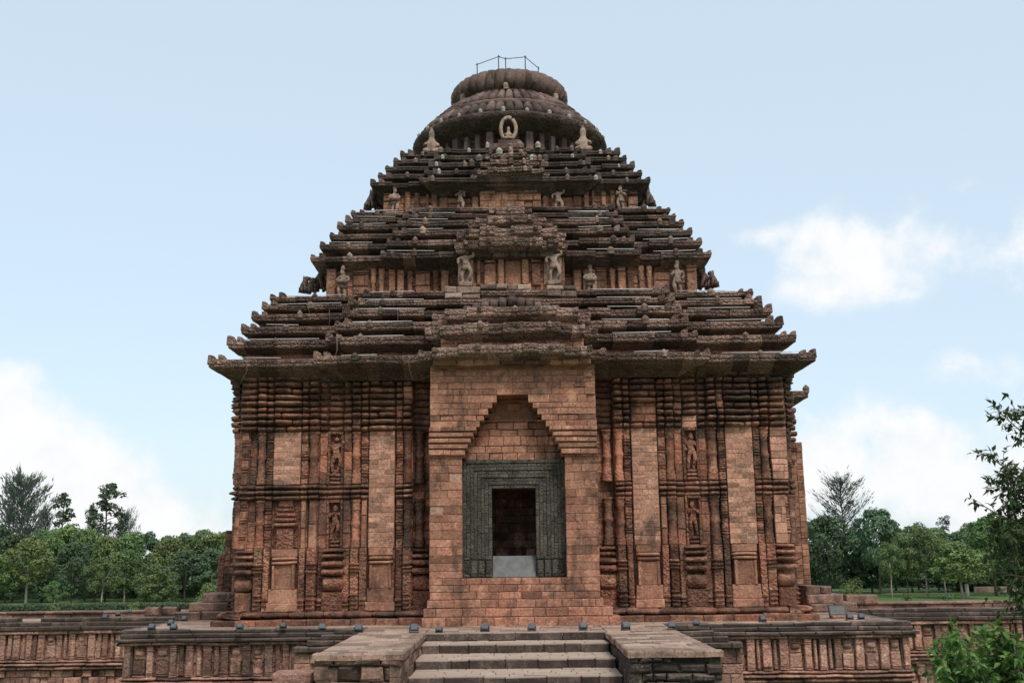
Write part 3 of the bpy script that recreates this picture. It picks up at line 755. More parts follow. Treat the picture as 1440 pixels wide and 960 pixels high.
def roof_tier(T, under, fas, mat, dm, neckW, overs, sides_k, first_over):
    res = []
    for i, (w, y) in enumerate(T):
        W, z = corner(w, y)
        prevz = under if i == 0 else res[-1][1]
        gap = (z - prevz) * (.92 if i else 1.0)
        Wn = corner(*T[i + 1])[0] if i + 1 < len(T) else neckW
        inner = (W - Wn) + .95 if i + 1 < len(T) else (W - Wn) + .3
        over = first_over if i == 0 else overs
        res.append((W, z, gap, inner, over))
    for i, (W, z, gap, inner, over) in enumerate(res):
        mb = MB(); f = min(fas, gap * .52)
        a = W * .645; dmid = dm
        hip_box(mb, 0, YC, W, W, eave_prof(z, gap, f, i == 0, inner, over), sides='flr', drop=.05, j=.025)
        hip_box(mb, 0, YC, a, W + dmid, eave_prof(z + .02, gap, f * 1.03, i == 0, inner + dmid, over), sides='flr', drop=.08)
        hip_box(mb, 0, YC, W + dmid * .5, a, eave_prof(z + .015, gap, f * 1.03, i == 0, inner + dmid, over), sides='lr')
        # corner antefixes, paired, and side row seen on the skyline
        s = .95 if fas > .3 else .8
        for sg in (-1, 1):
            leaf_stone(mb, sg * (W - .14), YC - W + .1, z - .2, s * 1.1, sg); leaf_stone(mb, sg * (W - .6), YC - W + .08, z - .2, s * 1.15, sg)
            leaf_stone(mb, sg * (a - .14), YC - W - dmid + .08, z - .18, s * 1.05, sg); leaf_stone(mb, sg * (a - .6), YC - W - dmid + .07, z - .18, s, sg)
            for k in range(4): leaf_stone(mb, sg * (W - .08), YC - W * (.93 - .45 * k), z - .15, s, 1, face=sg * math.pi / 2)
        ob = mb.build('eave_course', [mat], temple, .035, 1.1)
        # fixing core between courses
        yield i, W, z, gap, a, ob
W2u = Z['top'] - .15
roof_obs = []
def knob_obj(parent, x, y, z, s, mat='eave', face=0):
    if random.random() < .12: return
    mb = MB(); knob(mb, x, y, z, s, face=face); return mb.build('eave_knob', M[mat], parent, .02, 3)
cores = MB()
CAB = []
def place_knobs(i, W, z, gap, a, ob, s, n_c, n_m, dm, white=0):
    for sg in (-1, 1):
        for k in range(n_c):
            x = sg * (a + (W - a) * (k + 1) / (n_c + 1) + rf(-.35, .35)); knob_obj(ob, x, YC - W + .05, z - .2, s * rf(.9, 1.15), 'white' if random.random() < white else 'crownknob')
        for k in range(n_m):
            x = sg * (3.8 * W / 13 + (a - 3.8 * W / 13) * (k + .6) / n_m + rf(-.3, .3)); knob_obj(ob, x, YC - W - dm + .03, z - .2, s * rf(.9, 1.15), 'white' if random.random() < white else 'crownknob')
M['crownknob'] = stone('knob_stone', (.22, .16, .13), (.12, .09, .075), patina=.35, lichen=.5, bump=.8)
N1W, N1zt = corner(259, 357); N1W = corner(259, 395)[0]; N2W = corner(178, 275)[0]
for r in roof_tier(T1, W2u, .38, M['eave'], .6, N1W, .8, 3, 1.35):
    i, W, z, gap, a, ob = r; place_knobs(i, W, z, gap, a, ob, .95, 1, 1, .6); roof_obs.append((1,) + r); z1top = z
n2z = corner(*T2[0])[1]
for r in roof_tier(T2, n2z - .95, .30, M['roof'], .5, N2W, .65, 3, 1.2):
    i, W, z, gap, a, ob = r; place_knobs(i, W, z, gap, a, ob, .9, 1, 1, .5); roof_obs.append((2,) + r); z2top = z
n3z = corner(*T3[0])[1]
for r in roof_tier(T3, n3z - .8, .26, M['soot'], .45, 5.0, .5, 3, .9):
    i, W, z, gap, a, ob = r; place_knobs(i, W, z, gap, a, ob, .72, 1, 2, .45, .3); roof_obs.append((3,) + r); z3top = z
# stepped core under the courses
for tt, mt in ((1, 'wall'), (2, 'roof'), (3, 'soot')):
    m_ = MB()
    for t, i, W, z, gap, a, ob in roof_obs:
        if t != tt: continue
        k = .75 if i else 1.3
        solid(m_, -W + k, W - k, YC - W + k, YC + W - k, z - gap - (.9 if i else -.3), z + .03 - .001 * i, .5)
        solid(m_, -a + .5, a - .5, YC - W - .45 + k, YC - W + k + 1, z - gap - (.8 if i else -.3), z + .028 - .001 * i, .4)
    m_.build('roof_core', M[mt], temple)
# neck walls between the tiers
def neck(Wn, z0, z1, layout, mat, k):
    nb_ = MB(); solid(nb_, -Wn + .25, Wn - .25, YC - Wn + .25, YC + Wn - .25, z0 - .4, z1 + .3)
    for (O, U, Nn) in (((0, YC - Wn, 0), (1, 0, 0), (0, -1, 0)), ((Wn, YC, 0), (0, 1, 0), (1, 0, 0)), ((-Wn, YC, 0), (0, -1, 0), (-1, 0, 0))):
        nb_.frame(O, U, Nn); nb_.masonry(-Wn, Wn, z0 - .3, z1 + .2, 0, .3, (.3, .5), (.5, 1.1), .05, .03, .012)
    ob = nb_.build('neck_wall', mat, temple, .03)
    for sg in (-1, 1):
        for (u0, u1, t, d) in layout:
            a, b = sorted((sg * u0 * k, sg * u1 * k)); m_ = MB(); m_.frame((0, YC - Wn, 0), (1, 0, 0), (0, -1, 0)); h = z1 - z0
            if t == 'p':
                m_.box(a, b, -.1, d, z0, z1, None, .03, .04); [m_.cushion(a - .03, b + .03, 0, d + .07, z0 + h * q, z0 + h * (q + .06), n=5) for q in (.02, .1, .8, .9)]
            elif t == 'r':
                m_.lathe((a + b) / 2, d * .4, [((b - a) * .5 * q, z0 + h * w_) for q, w_ in ((1.1, 0), (1.1, .1), (.85, .14), (.85, .6), (1.1, .64), (.9, .7), (1.15, .76), (.9, .82), (1.2, .88), (1.2, 1))], 10)
            else:
                m_.masonry(a, b, z0, z1 - .3, d, .3, (.4, .7), (.5, 1.0), .05, .04); [m_.cushion(a, b, 0, d + .1, z1 - .3 + .12 * q, z1 - .2 + .12 * q) for q in (0, 1)]
            m_.build('neck_pilaster', mat, ob, .03)
    return ob
k1 = N1W / 259
neck(N1W, z1top, n2z - .55, [(88, 98, 'p', .35), (101, 110, 'r', .5), (114, 134, 'b', .3), (138, 146, 'r', .4), (150, 160, 'p', .4), (163, 172, 'p', .2), (178, 186, 'r', .4), (190, 197, 'r', .35), (200, 222, 'b', .15), (246, 259, 'p', .3)], M['neck'], k1)
k2 = N2W / 178
neck(N2W, z2top, n3z - .45, [(45, 54, 'p', .2), (88, 100, 'b', .15), (103, 110, 'p', .3), (114, 118, 'p', .2), (128, 134, 'p', .2), (140, 147, 'p', .25), (165, 178, 'b', .2)], M['neck'], k2)

# central projection over the portal: porch eaves, upper bay, top bay
def bay(courses, mat, f, back, over=.55, riser=None):
    last = None
    for n_, (hw, y, Y) in enumerate(courses):
        if n_ == 0: last = None
        x, z = at0(hw, y, Y); mb = MB()
        gap = .7 if last is None else (z - last) * .9
        ff = min(f, gap * .62); hy = back - Y; ov = min(over, x * .4)
        hip_box(mb, 0, back, x, hy - .45, eave_prof(z - .1, gap, ff, False, 1.6, ov), sides='flr', j=.06, drop=.14)
        hip_box(mb, 0, back, x * .84, hy - .02, eave_prof(z, gap, ff, False, 1.8, ov), sides='flr', j=.06, drop=.1); hip_box(mb, 0, back, x * .56, hy + .16, eave_prof(z + .09, gap, ff, False, 1.8, ov), sides='flr', j=.06, drop=.12)
        s = .85
        for sg in (-1, 1): leaf_stone(mb, sg * (x - .14), Y + .5, z - .34, s * .9, sg); leaf_stone(mb, sg * (x * .84 - .12), Y, z - .22, s * .8, sg)
        ob = mb.build('bay_eave', mat, temple, .06, 1.3)
        mb = MB(); x2 = x - min(.7, x * .3); solid(mb, -x2 + .05, x2 - .05, Y + .75, back, z - gap - (.1 if n_ == 0 else .6), z + .02)
        mb.frame(*FRONT(Y + .5)); mb.masonry(-x2, x2, z - gap - (.05 if n_ == 0 else .4), z - .05, 0, .35, (.3, .45), (.5, 1.2), .05, .04)
        mb.build('bay_wall', riser or mat, temple, .03)
        for q in ((-.38, .05, .42) if hw > 40 else (0,)): knob_obj(ob, x * q + rf(-.1, .1), Y - .2, z - .18, s * rf(.7, .95), 'crownknob')
        last = z
    return last
YE1 = YC - corner(*T1[0])[0]
zporch = bay([(134, 487, 46.9), (123, 456, 47.8), (113, 434, 48.6)], M['bayeave'], .46, 56.0, .55, M['neck'])
m_ = MB()                           # rounded bolster stones on top
for q in range(-5, 6): m_.frame(*FRONT(49.3)); m_.cushion(q * .42 - .21, q * .42 + .21, -1.6, .3 - abs(q) * .05, zz(436, 49.3) - abs(q) * .05, zz(411, 49.3) - abs(q) * .09, None, .06)
m_.build('bolster_course', M['crown'], temple, .05)
m_ = MB(); m_.frame(*FRONT(50.2)); fr = m_.fr; solid(m_, -3.2, 3.2, 50.4, 56, zz(440, 50.4), zz(408, 50.4)); m_.fr = fr
m_.masonry(-95 * .034, -45 * .034, zz(420, 50.2), zz(402, 50.2), .1, 1.5, (.25, .35), (.5, 1.0), .1, .05); m_.masonry(50 * .034, 92 * .034, zz(418, 50.2), zz(402, 50.2), .1, 1.5, (.25, .35), (.5, 1.0), .1, .05)
m_.masonry(-45 * .034, 28 * .034, zz(412, 50.2), zz(398, 50.2), -.1, 1.5, (.2, .3), (.4, .9), .12, .05); m_.build('loose_course', M['statue'], temple, .06)
# upper bay wall
YB = 52.0; KB = at0(1, 380, YB)[0]
m_ = MB(); solid(m_, -74 * KB, 74 * KB, YB + .2, YB + 4, zz(410, YB), zz(340, YB)); m_.frame(*FRONT(YB)); m_.masonry(-75 * KB, 75 * KB, zz(408, YB), zz(345, YB), -.02, .3, (.35, .6), (.5, 1.0), .04, .03)
bw = m_.build('neck_wall', M['neck'], temple, .03)
for (u0, u1, t, d) in [(-48, -43, 'p', .2), (-38, -22, 'r', .25), (-18, -10, 'p', .3), (-9, 14, 'b', .1), (15, 24, 'p', .3), (28, 42, 'r', .25), (46, 52, 'p', .2)]:
    m_ = MB(); m_.frame(*FRONT(YB)); a, b = u0 * KB, u1 * KB; z0, z1 = zz(402, YB), zz(352, YB); h = z1 - z0
    if t == 'r': m_.box(a, b, -.1, d * .6, z0, z0 + h * .6, None, .03, .04); [m_.cushion(a - .03, b + .03, 0, d + .05, z0 + h * q, z0 + h * (q + .09)) for q in (.62, .72, .83)]
    else: m_.box(a, b, -.1, d, z0, z1, None, .03, .04)
    m_.build('neck_pilaster', M['neck'], bw, .03)
bay([(80, 337, 50.9), (78, 321, 51.7), (60, 306, 52.5), (37, 294, 53.4)], M['bayeave'], .42, 58.5, .55, M['roof'])
YB2 = 55.2; KB2 = at0(1, 270, YB2)[0]
m_ = MB(); solid(m_, -42 * KB2, 42 * KB2, YB2 + .2, YB2 + 3, zz(292, YB2), zz(245, YB2)); m_.frame(*FRONT(YB2)); m_.masonry(-43 * KB2, 43 * KB2, zz(292, YB2), zz(248, YB2), 0, .3, (.3, .5), (.4, .9), .07, .04); m_.build('neck_wall', M['neck'], temple, .03)
bay([(56, 238, 54.3), (50, 228, 54.9), (42, 218, 55.5), (36, 208, 56.0)], M['bayeave2'], .28, 59.5, .4)
for q in range(26):
    py = random.choice((232, 224, 215, 206)); p_ = at(715 + rf(-52, 52) * (1.25 - (238 - py) * .012), py, 54.2 + (238 - py) * .055)
    knob_obj(temple, p_.x, p_.y, p_.z - .1, rf(.7, 1.05), random.choice(('crownknob', 'crownknob', 'statue', 'statue', 'crownknob', 'white')))

# ------------------------------------------------------------------ bell and crown
def ringz(w, y): 
    a, b, c_ = _dir(w, y - 480); t = YC / b; return a * t, ZC + c_ * t
RB, zB = ringz(136, 213)
m_ = MB(); m_.frame((0, YC, 0), (1, 0, 0), (0, 1, 0))
m_.lathe(0, 0, [(RB * .76, z3top - .3), (RB * .76, zB - .78), (RB * .84, zB - .68), (RB * .93, zB - .45), (RB * .985, zB - .18), (RB, zB), (RB * .99, zB + .14), (RB * .95, zB + .2)], 56, .35)
bell = m_.build('bell', M['roof'], temple, .05)
for i in range(40):
    a = -math.pi / 2 + (i - 19.5) / 40 * 2 * math.pi
    if math.sin(a) > .25: continue
    m_ = MB(); ca, sa = math.cos(a), math.sin(a); m_.frame((RB * .78 * ca, YC + RB * .78 * sa, 0), (-sa, ca, 0), (ca, sa, 0))
    if i % 3 == 0: m_.box(-.2, .2, -.2, .3, z3top - .1, zB - .62, None, .03, .04)
    else: m_.box(-.14, .14, -.2, .22, z3top - .1, zB - rf(.68, .8), None, .03, .03)
    m_.build('neck_column', M['crown'], bell, .03)
R1 = 4.62; zR1 = zz(141, YC - R1)
R2 = 3.05; zR2 = zz(124, YC - R2)
def ribbed(r0, z0, r1, z1, n):
    mb = MB()
    for i in range(n):
        a = 2 * math.pi * i / n; ca, sa = math.cos(a), math.sin(a); w0 = math.pi * r0 / n * .92; w1 = math.pi * r1 / n * .92; t = random.random()
        vs = []; m = 6; lift = rf(-.03, .03)
        for r, z, w in ((r0, z0, w0), ((r0 + r1) / 2 + .05, (z0 + z1) / 2 + .03, (w0 + w1) / 2), (r1, z1, w1)):
            for q in range(m + 1):
                b = math.pi * q / m; off = math.sin(b) * w * .9 + lift; tu = -math.cos(b) * w
                vs.append((ca * (r + off) - sa * tu, YC + sa * (r + off) + ca * tu, z + off * .6))
        fs = []
        for p in range(2):
            for q in range(m): fs.append((p * 7 + q, p * 7 + q + 1, (p + 1) * 7 + q + 1, (p + 1) * 7 + q))
        fs.append(tuple(range(m, -1, -1)))
        mb.add(vs, fs, t, True)
    return mb
m_ = ribbed(RB * .93, zB + .22, R1 + .1, zR1 - .25, 60); m_.frame((0, YC, 0), (1, 0, 0), (0, 1, 0)); m_.lathe(0, 0, [(RB * .94, zB + .15), (R1 - .05, zR1 - .15)], 48, .3); m_.build('bell_roof', M['crown'], bell, .03)
m_ = MB(); m_.frame((0, YC, 0), (1, 0, 0), (0, 1, 0)); m_.lathe(0, 0, [(R1 - .2, zR1 - .34), (R1 + .28, zR1 - .26), (R1 + .34, zR1 - .08), (R1 + .2, zR1 + .05), (R1 - .3, zR1 + .06)], 64, .5, mod=lambda a: 1 + .012 * math.sin(a * 40)); m_.build('ring_moulding', M['crown'], temple, .04)
m_ = ribbed(R1 - .12, zR1 + .06, R2 + .1, zR2 - .25, 52); m_.frame((0, YC, 0), (1, 0, 0), (0, 1, 0)); m_.lathe(0, 0, [(R1 - .15, zR1), (R2 - .05, zR2 - .15)], 48, .3); m_.build('bell_roof', M['crown'], temple, .03)
m_ = MB(); m_.frame((0, YC, 0), (1, 0, 0), (0, 1, 0)); m_.lathe(0, 0, [(R2 - .3, zR2 - .3), (R2 + .1, zR2 - .2), (R2 + .12, zR2 - .06), (R2, zR2), (R2 - .02, zR2 + .06), (R2 + .06, zR2 + .1), (R2 - .3, zR2 + .2), (R2 - .5, zR2 + .9)], 64, .5); m_.build('ring_moulding', M['crown'], temple, .03)
RA, zA = ringz(79.5, 143)
m_ = MB(); m_.frame((0, YC, 0), (1, 0, 0), (0, 1, 0)); NL = 36
lob = lambda a: 1 + .06 * (abs(math.cos(a * NL / 2)) ** .7 * 1.6 - 1)
m_.lathe(0, 0, [(2.3, zA - .6), (2.9, zA - .62), (3.25, zA - .5), (3.5, zA - .25), (RA, zA), (RA - .04, zA + .3), (RA - .25, zA + .6), (RA - .7, zA + .85)], NL * 8, .5, mod=lob, cap=True)
m_.lathe(0, 0, [(RA - .75, zA + .8), (RA - .9, zA + .95), (1.2, zA + 1.1), (.3, zA + 1.12)], 48, .6)
m_.build('crown_disc', M['crown'], temple, .035)
ZTOP = zA + 1.05
for i in range(30):           # small white finials along the bell's rim
    a = -math.pi / 2 + (i - 14.5) / 30 * math.pi * 1.1
    if i % 2: continue
    mb = MB(); knob(mb, RB * .97 * math.cos(a), YC + RB * .97 * math.sin(a), zB + .12, .75); mb.build('finial', M['white'], bell, .01)
# small faces on the crown's neck
for a in (-math.pi / 2 - 1.0, -math.pi / 2 - .05, -math.pi / 2 + 1.0):
    mb = MB(); knob(mb, (R2 + .25) * math.cos(a), YC + (R2 + .25) * math.sin(a), zR2 - .2, 1.15); mb.build('carved_face', M['statue'], temple, .03)

# thin white strips along the course top edges, and hanging wires
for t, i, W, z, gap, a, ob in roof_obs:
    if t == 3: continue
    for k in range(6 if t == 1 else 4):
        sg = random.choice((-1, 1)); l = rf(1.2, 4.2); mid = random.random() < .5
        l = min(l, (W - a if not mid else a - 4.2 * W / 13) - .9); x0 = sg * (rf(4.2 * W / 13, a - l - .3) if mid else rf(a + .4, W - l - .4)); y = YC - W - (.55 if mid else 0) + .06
        m_ = MB(); m_.tube([(x0, y, z + .07), (x0 + sg * l, y + rf(-.02, .02), z + .07 + rf(-.05, .05))], .015, 5, .5); m_.build('edge_strip', M['palestrip'], ob)
    if t == 1 and i < 5:
        for k in range(2):
            x0 = rf(-W * .9, W * .9); y = YC - W - .72
            zb_ = z - gap - rf(.2, .6)
            m_ = MB(); m_.tube([(x0, y, z), (x0 + .04, y - .02, (z + zb_) / 2), (x0 + rf(-.3, .3), y - .05, zb_)], .011, 4, .5); m_.build('hanging_wire', M['wire'], ob)

# side buttresses and right side porch
def buttress(x0, x1, y0, y1, tops, label):
    m_ = MB(); n = len(tops)
    m_.frame((0, y0, 0), (1, 0, 0), (0, -1, 0))
    for i, zt in enumerate(tops):
        a, b = x0 + (x1 - x0) * i / n, x0 + (x1 - x0) * (i + 1) / n
        m_.masonry(a, b, 0, zt, 0, .6, (.28, .4), (.35, .8), .02, .02, .016)
        fr = m_.fr; solid(m_, a + .01, b - .01, y0 + .3, y1, 0, zt - .02, .5); m_.fr = fr
    for X, sg in ((x0, -1), (x1, 1)):
        m_.frame((X, y0, 0), (0, 1, 0), (sg, 0, 0)); m_.masonry(.1, y1 - y0, 0, tops[0] if sg < 0 else tops[-1], .0, .3, (.28, .4), (.35, .8), .02, .02, .016)
    return m_.build('buttress', M[label or 'portal'], temple, .02)
pr_ = at(1142, 800, 59.5); zt = at(1130, 621, 59.5).z
buttress(at(1104, 700, 59.5).x, at(1133, 700, 59.5).x, 59.5, 66, [zt, zt, zt], '')
pl_ = at(304, 800, 57)
buttress(at(306, 800, 57).x, at(334, 760, 57).x, 57, 64, [at(310, 779, 57).z, at(325, 745, 57).z, at(325, 745, 57).z], 'mould')  # darker stone than the right buttress: its shade is put into the colour
# side porch wall and eave on the right
xs = at(1112, 600, 60.2).x
m_ = MB(); solid(m_, WW - .5, xs - .1, 60.2, 65, 0, 11); m_.frame((0, 60.2, 0), (1, 0, 0), (0, -1, 0)); m_.masonry(WW - .3, xs, 0, 11, .02, .3, (.3, .45), (.4, .8), .04, .03)
for i in range(9): m_.cushion(WW - .2, xs + .25 + .08 * (i % 2), -.2, .3, 8.4 + i * .33, 8.7 + i * .33)
for zq in (5.8, 6.1, 6.4): m_.cushion(WW - .2, xs + .3, -.2, .3, zq, zq + .28)
for zq in (1, 1.5, 2.1, 2.5): m_.cushion(WW - .2, xs + .2, -.2, .3, zq, zq + .35)
m_.build('side_porch', M['mould'], temple, .04)
e = at(1137, 549, 59.6); mb = MB(); hip_box(mb, e.x - 4, 65, 4, 5.4, eave_prof(e.z, 1.2, .4, True, 2.5, 1.2), sides='flr'); knob(mb, e.x - .1, 59.75, e.z - .1, 1.1); solid(mb, e.x - 6, e.x - 1, 61, 66, e.z - 1, e.z + .05); mb.build('side_eave', M['eave'], temple, .04)
for py, w_, h_ in ((628, 1121, .45), (645, 1118, .35)):
    e = at(w_, py, 59.4); mb = MB(); hip_box(mb, e.x - 2, 64, 2, 4.6, eave_prof(e.z, .7, .25, True, 1, .4), sides='flr'); mb.build('side_eave', M['mould'], temple, .04)
# slender free shaft at the left corner
a_ = at(332, 740, 52.5); m_ = MB(); m_.box(0, 0, 0, 0, 0, 0) if False else None
m_.lathe(a_.x, 52.5, [(.09, .5), (.09, 11.0)], 8, .3)
for zq in (6.1, 6.4, 8.6, 9.0, 9.4, 9.8, 10.2): m_.lathe(a_.x, 52.5, [(.08, zq - .12), (.17, zq - .06), (.17, zq + .06), (.08, zq + .12)], 8, .4)
m_.build('corner_shaft', M['wall'], temple, .01)

# low stone mouldings at the temple's sides
def slab_stack(px0, px1, py, Y, n, name='stone_steps', label='', d=4):
    a = at(px0, py, Y); b = at(px1, py, Y); mb = MB(); mb.frame((0, Y, 0), (1, 0, 0), (0, -1, 0))
    sg = 1 if a.x > 0 else -1
    for i in range(n):
        o = .55 * i
        x0, x1 = (a.x + (o if sg < 0 else 0), b.x - (o if sg > 0 else 0))
        u = x0
        while u < x1 - .02:
            l = rf(.7, 1.6); l = x1 - u if u + l > x1 - .5 else l
            mb.box(u + .01, u + l - .01, -d, -.35 * i + rf(-.08, .08), .42 * i - .02, .42 * (i + 1) + rf(-.04, .02), None, .03, .06); u += l
    ob = mb.build(name, M['rubble'], None, .06); return tag(ob, label, 'steps')
slab_stack(246, 318, 858, 54.5, 3, 'stone_steps', 'low tiered stone mouldings on the platform left of the temple')
slab_stack(1140, 1206, 848, 55.5, 3, 'stone_steps', 'broken tiered stone mouldings on the platform right of the temple')
for px, py, w, h, lb in ((213, 866, .75, .45, 'square loose stone block on the platform beside the left mouldings'), (236, 865, .95, .45, 'longer loose stone block touching the left stone mouldings'), (1213, 849, 1.8, .5, 'flat reddish stone slab beyond the right stone mouldings')):
    p = onz(px, py, 0); mb = MB(); mb.frame((p.x, p.y, 0), (1, 0, 0), (0, -1, 0)); mb.box(-w / 2, w / 2, -.8, 0, 0, h, .5, .02, .06)
    tag(mb.build('stone_block', M['rubble'], None, .05), lb, 'stone block')

# ------------------------------------------------------------------ statues
STAT = []
def statue(px, Y, z, h, kind, seed, label, slab=False, face=0., base=.18):
    h *= 1.13; x = at(px, 400, Y).x
    # solve x for the right pixel at this height
    d = skydir(px, 480); 
    for _ in range(3):
        # project (x,Y,z) and correct
        v = Vector((x, Y, z + h * .5 - ZC)); dep = v.dot(_f); ppx = 720 + F * v.dot(_r2) / dep; x += (px - ppx) * dep / F
    root = empty('statue', (x, Y, z), label, 'statue', 'stone figures on the roof terraces')
    mb = MB(); mb.frame((x, Y, z), (1, 0, 0), (0, -1, 0)); mb.box(-.3 * h / 1.7, .3 * h / 1.7, -.25, .3, -.05, base, None, .03, .04); mb.build('base', M['statue'], root, .03)
    mb = MB(); figure(mb, kind, (x, Y - .02, z + base - .02), h, seed, face, tint=.6)
    mb.build('figure', M['statue'], root, .02, 3)
    if kind != 'seated':
        mb = MB(); mb.frame((x, Y, z), (1, 0, 0), (0, -1, 0)); k_ = h / 1.6
        mb.lathe(0, 0, [(.235 * k_, base + h * .36), (.20 * k_, base + h * .44), (.17 * k_, base + h * .52), (.185 * k_, base + h * .53), (.15 * k_, base + h * .56)], 12, .4, mod=lambda a: 1 + .06 * math.cos(a * 9)); mb.build('skirt', M['statue'], root, .015, 4)
    mb = MB(); mb.frame((x, Y, z), (1, 0, 0), (0, -1, 0)); hh = base + h * (.93 if kind != 'seated' else .82); mb.lathe(0, 0, [(.11 * h / 1.6, hh), (.125 * h / 1.6, hh + .04), (.09 * h / 1.6, hh + .1), (.10 * h / 1.6, hh + .13), (.03, hh + .24 * h / 1.6)], 10, .5); mb.build('headdress', M['statue'], root, .01)
    if slab:
        mb = MB(); mb.frame((x, Y, z), (1, 0, 0), (0, -1, 0)); mb.box(-.36 * h / 1.7, .36 * h / 1.7, -.42, -.16, base - .05, h * .8, None, .03, .08); mb.cushion(-.3 * h / 1.7, .3 * h / 1.7, -.42, -.14, h * .76, h * 1.08, .5); mb.build('back_slab', M['statue'], root, .04)
    if kind == 'drum':
        mb = MB(); mb.tube([(x - .26, Y - .24, z + base + h * .53), (x, Y - .27, z + base + h * .54), (x + .26, Y - .24, z + base + h * .53)], .12, 10, .4); mb.build('drum', M['statue'], root)
    if kind == 'flute':
        mb = MB(); mb.tube([(x - .08, Y - .22, z + base + h * .8), (x + .35, Y - .22, z + base + h * .74)], .025, 6, .4); mb.build('flute', M['statue'], root)
    return root
yn1 = YC - N1W - .45; yn2 = YC - N2W - .42
h1 = 1.62
statue(482, yn1 - .1, z1top + .05, 1.5, 'drum', 1, 'drummer statue near the left end of the lower roof terrace')
statue(655, YB - .5, zz(402, YB - .5), 1.62, 'dancing', 2, 'broad deity statue with back slab left of the central bay', True)
statue(779, YB - .5, zz(401, YB - .5), 1.6, 'dancing', 4, 'deity statue with back slab right of the central bay', True)
statue(830, yn1 - .1, z1top + .05, 1.45, 'drum', 3, 'stooping musician statue right of the lower central bay', True)
statue(953, yn1 - .1, z1top + .05, 1.6, 'standing', 5, 'pale standing statue near the right end of the lower roof terrace')
statue(555, yn2, z2top + .03, 1.35, 'drum', 6, 'leftmost drummer statue on the upper roof terrace')
statue(647, yn2, z2top + .03, 1.35, 'flute', 7, 'flute player statue on the upper terrace left of its brick bay')
statue(785, yn2, z2top + .03, 1.3, 'dancing', 8, 'dancing statue on the upper terrace right of its brick bay')
statue(873, yn2, z2top + .03, 1.3, 'flute', 9, 'rightmost musician statue on the upper roof terrace')
yb_ = YC - RB * .86
statue(607, YC - 4.9, z3top + .1, 1.55, 'seated', 10, 'squat seated figure under the left of the bell')
statue(820, YC - 4.9, z3top + .1, 1.6, 'seated', 11, 'squat seated figure under the right of the bell')
# central deity in a ring arch under the bell
x = at(715, 190, YC - 6.1).x; Y_ = YC - 6.1; z_ = z3top + .1
rt = empty('statue', (x, Y_, z_), 'pale seated deity inside a stone ring below the crown', 'statue', 'stone figures on the roof terraces')
mb = MB(); mb.frame((x, Y_, z_), (1, 0, 0), (0, -1, 0)); mb.box(-.85, .85, -.4, .3, -.1, .3, None, .03, .05); mb.box(-.6, .6, -.4, .2, .3, .55, None, .03, .05); mb.build('base', M['crown'], rt, .03)
mb = MB(); figure(mb, 'seated', (x, Y_, z_ + .55), .95, 1, tint=.7); mb.build('figure', M['statue'], rt, .02)
mb = MB(); pts = [(x + .42 * math.sin(a), Y_ - .12, z_ + 1.2 - .68 * math.cos(a)) for a in [R(q) for q in range(25, 340, 15)]]; mb.tube(pts, .11, 7, .8); mb.build('ring_arch', M['statue'], rt, .02)
# squatting lions at the terrace corners
def lion(px, py, Y, h, label, face):
    p = at(px, py, Y); root = empty('lion_statue', p, label, 'statue', 'lions on the terrace corners')
    mb = MB(); mb.fr = None; ca, sa = math.cos(face), math.sin(face)
    def P(a, b, c_): return (p.x + (a * ca - b * sa) * h, p.y + (a * sa + b * ca) * h, p.z + c_ * h)
    mb.tube([P(0, .25, 0), P(0, .22, .2), P(0, .08, .45), P(0, -.08, .66), P(0, -.12, .8)], .22 * h, 9, .4, .75)
    mb.tube([P(0, -.05, .78), P(0, -.2, .82), P(0, -.34, .78)], .2 * h, 9, .5, .6)
    for s in (-1, 1):
        mb.tube([P(.15 * s, -.1, .55), P(.16 * s, -.2, .25), P(.16 * s, -.24, 0)], .09 * h, 7, .45, .8); mb.tube([P(.2 * s, .2, .22), P(.24 * s, -.02, .18), P(.22 * s, -.1, 0)], .11 * h, 7, .45, .8)
        mb.tube([P(.12 * s, -.06, .93), P(.13 * s, -.05, 1.0)], .05 * h, 5, .4, .4)
    mb.build('body', M['crown'], root, .03, 3)
lion(428, 411, 53.2, .85, 'small dark lion on the left edge of the lower terrace', 1.0)
lion(437, 412, 53.8, .85, 'second small lion just inside the left lower terrace corner', 1.0)
lion(449, 408, 54.0, 1.15, 'taller lion against the left end of the lower neck wall', 1.2)
lion(1003, 403, 53.6, .85, 'small lion on the right edge of the lower terrace', -1.0)
lion(991, 406, 54.0, 1.15, 'taller lion against the right end of the lower neck wall', -1.2)
lion(522, 294, 56.6, 1.1, 'lion at the left corner of the upper terrace', 1.0)
lion(912, 290, 56.6, 1.1, 'lion at the right corner of the upper terrace', -1.0)

# ------------------------------------------------------------------ top railing
rl = empty('railing', (0, YC, ZTOP), 'thin iron railing frame on top of the crown disc', 'railing')
RP = [(671, 91, YC + .1), (701, 80, YC - .9), (711, 83, YC - .4), (738.5, 80.5, YC - .8), (757, 96, YC + .2)]
tops = []
for px, py, Y in RP:
    p = at(px, py, Y); tops.append(p); m_ = MB(); m_.tube([(p.x, Y, ZTOP - .1), (p.x, Y, p.z + .1)], .035, 6, .5); m_.build('post', M['iron'], rl)
for a, b in ((0, 1), (1, 2), (2, 3), (3, 4)):
    d = (tops[b] - tops[a]) * .06
    m_ = MB(); m_.tube([tops[a] - d, tops[b] + d], .025, 5, .5); m_.build('rail', M['iron'], rl)
m_ = MB(); m_.tube([Vector((tops[1].x, tops[1].y, ZTOP + .12)), Vector((tops[3].x, tops[3].y, ZTOP + .1))], .025, 5, .5); m_.build('rail', M['iron'], rl)

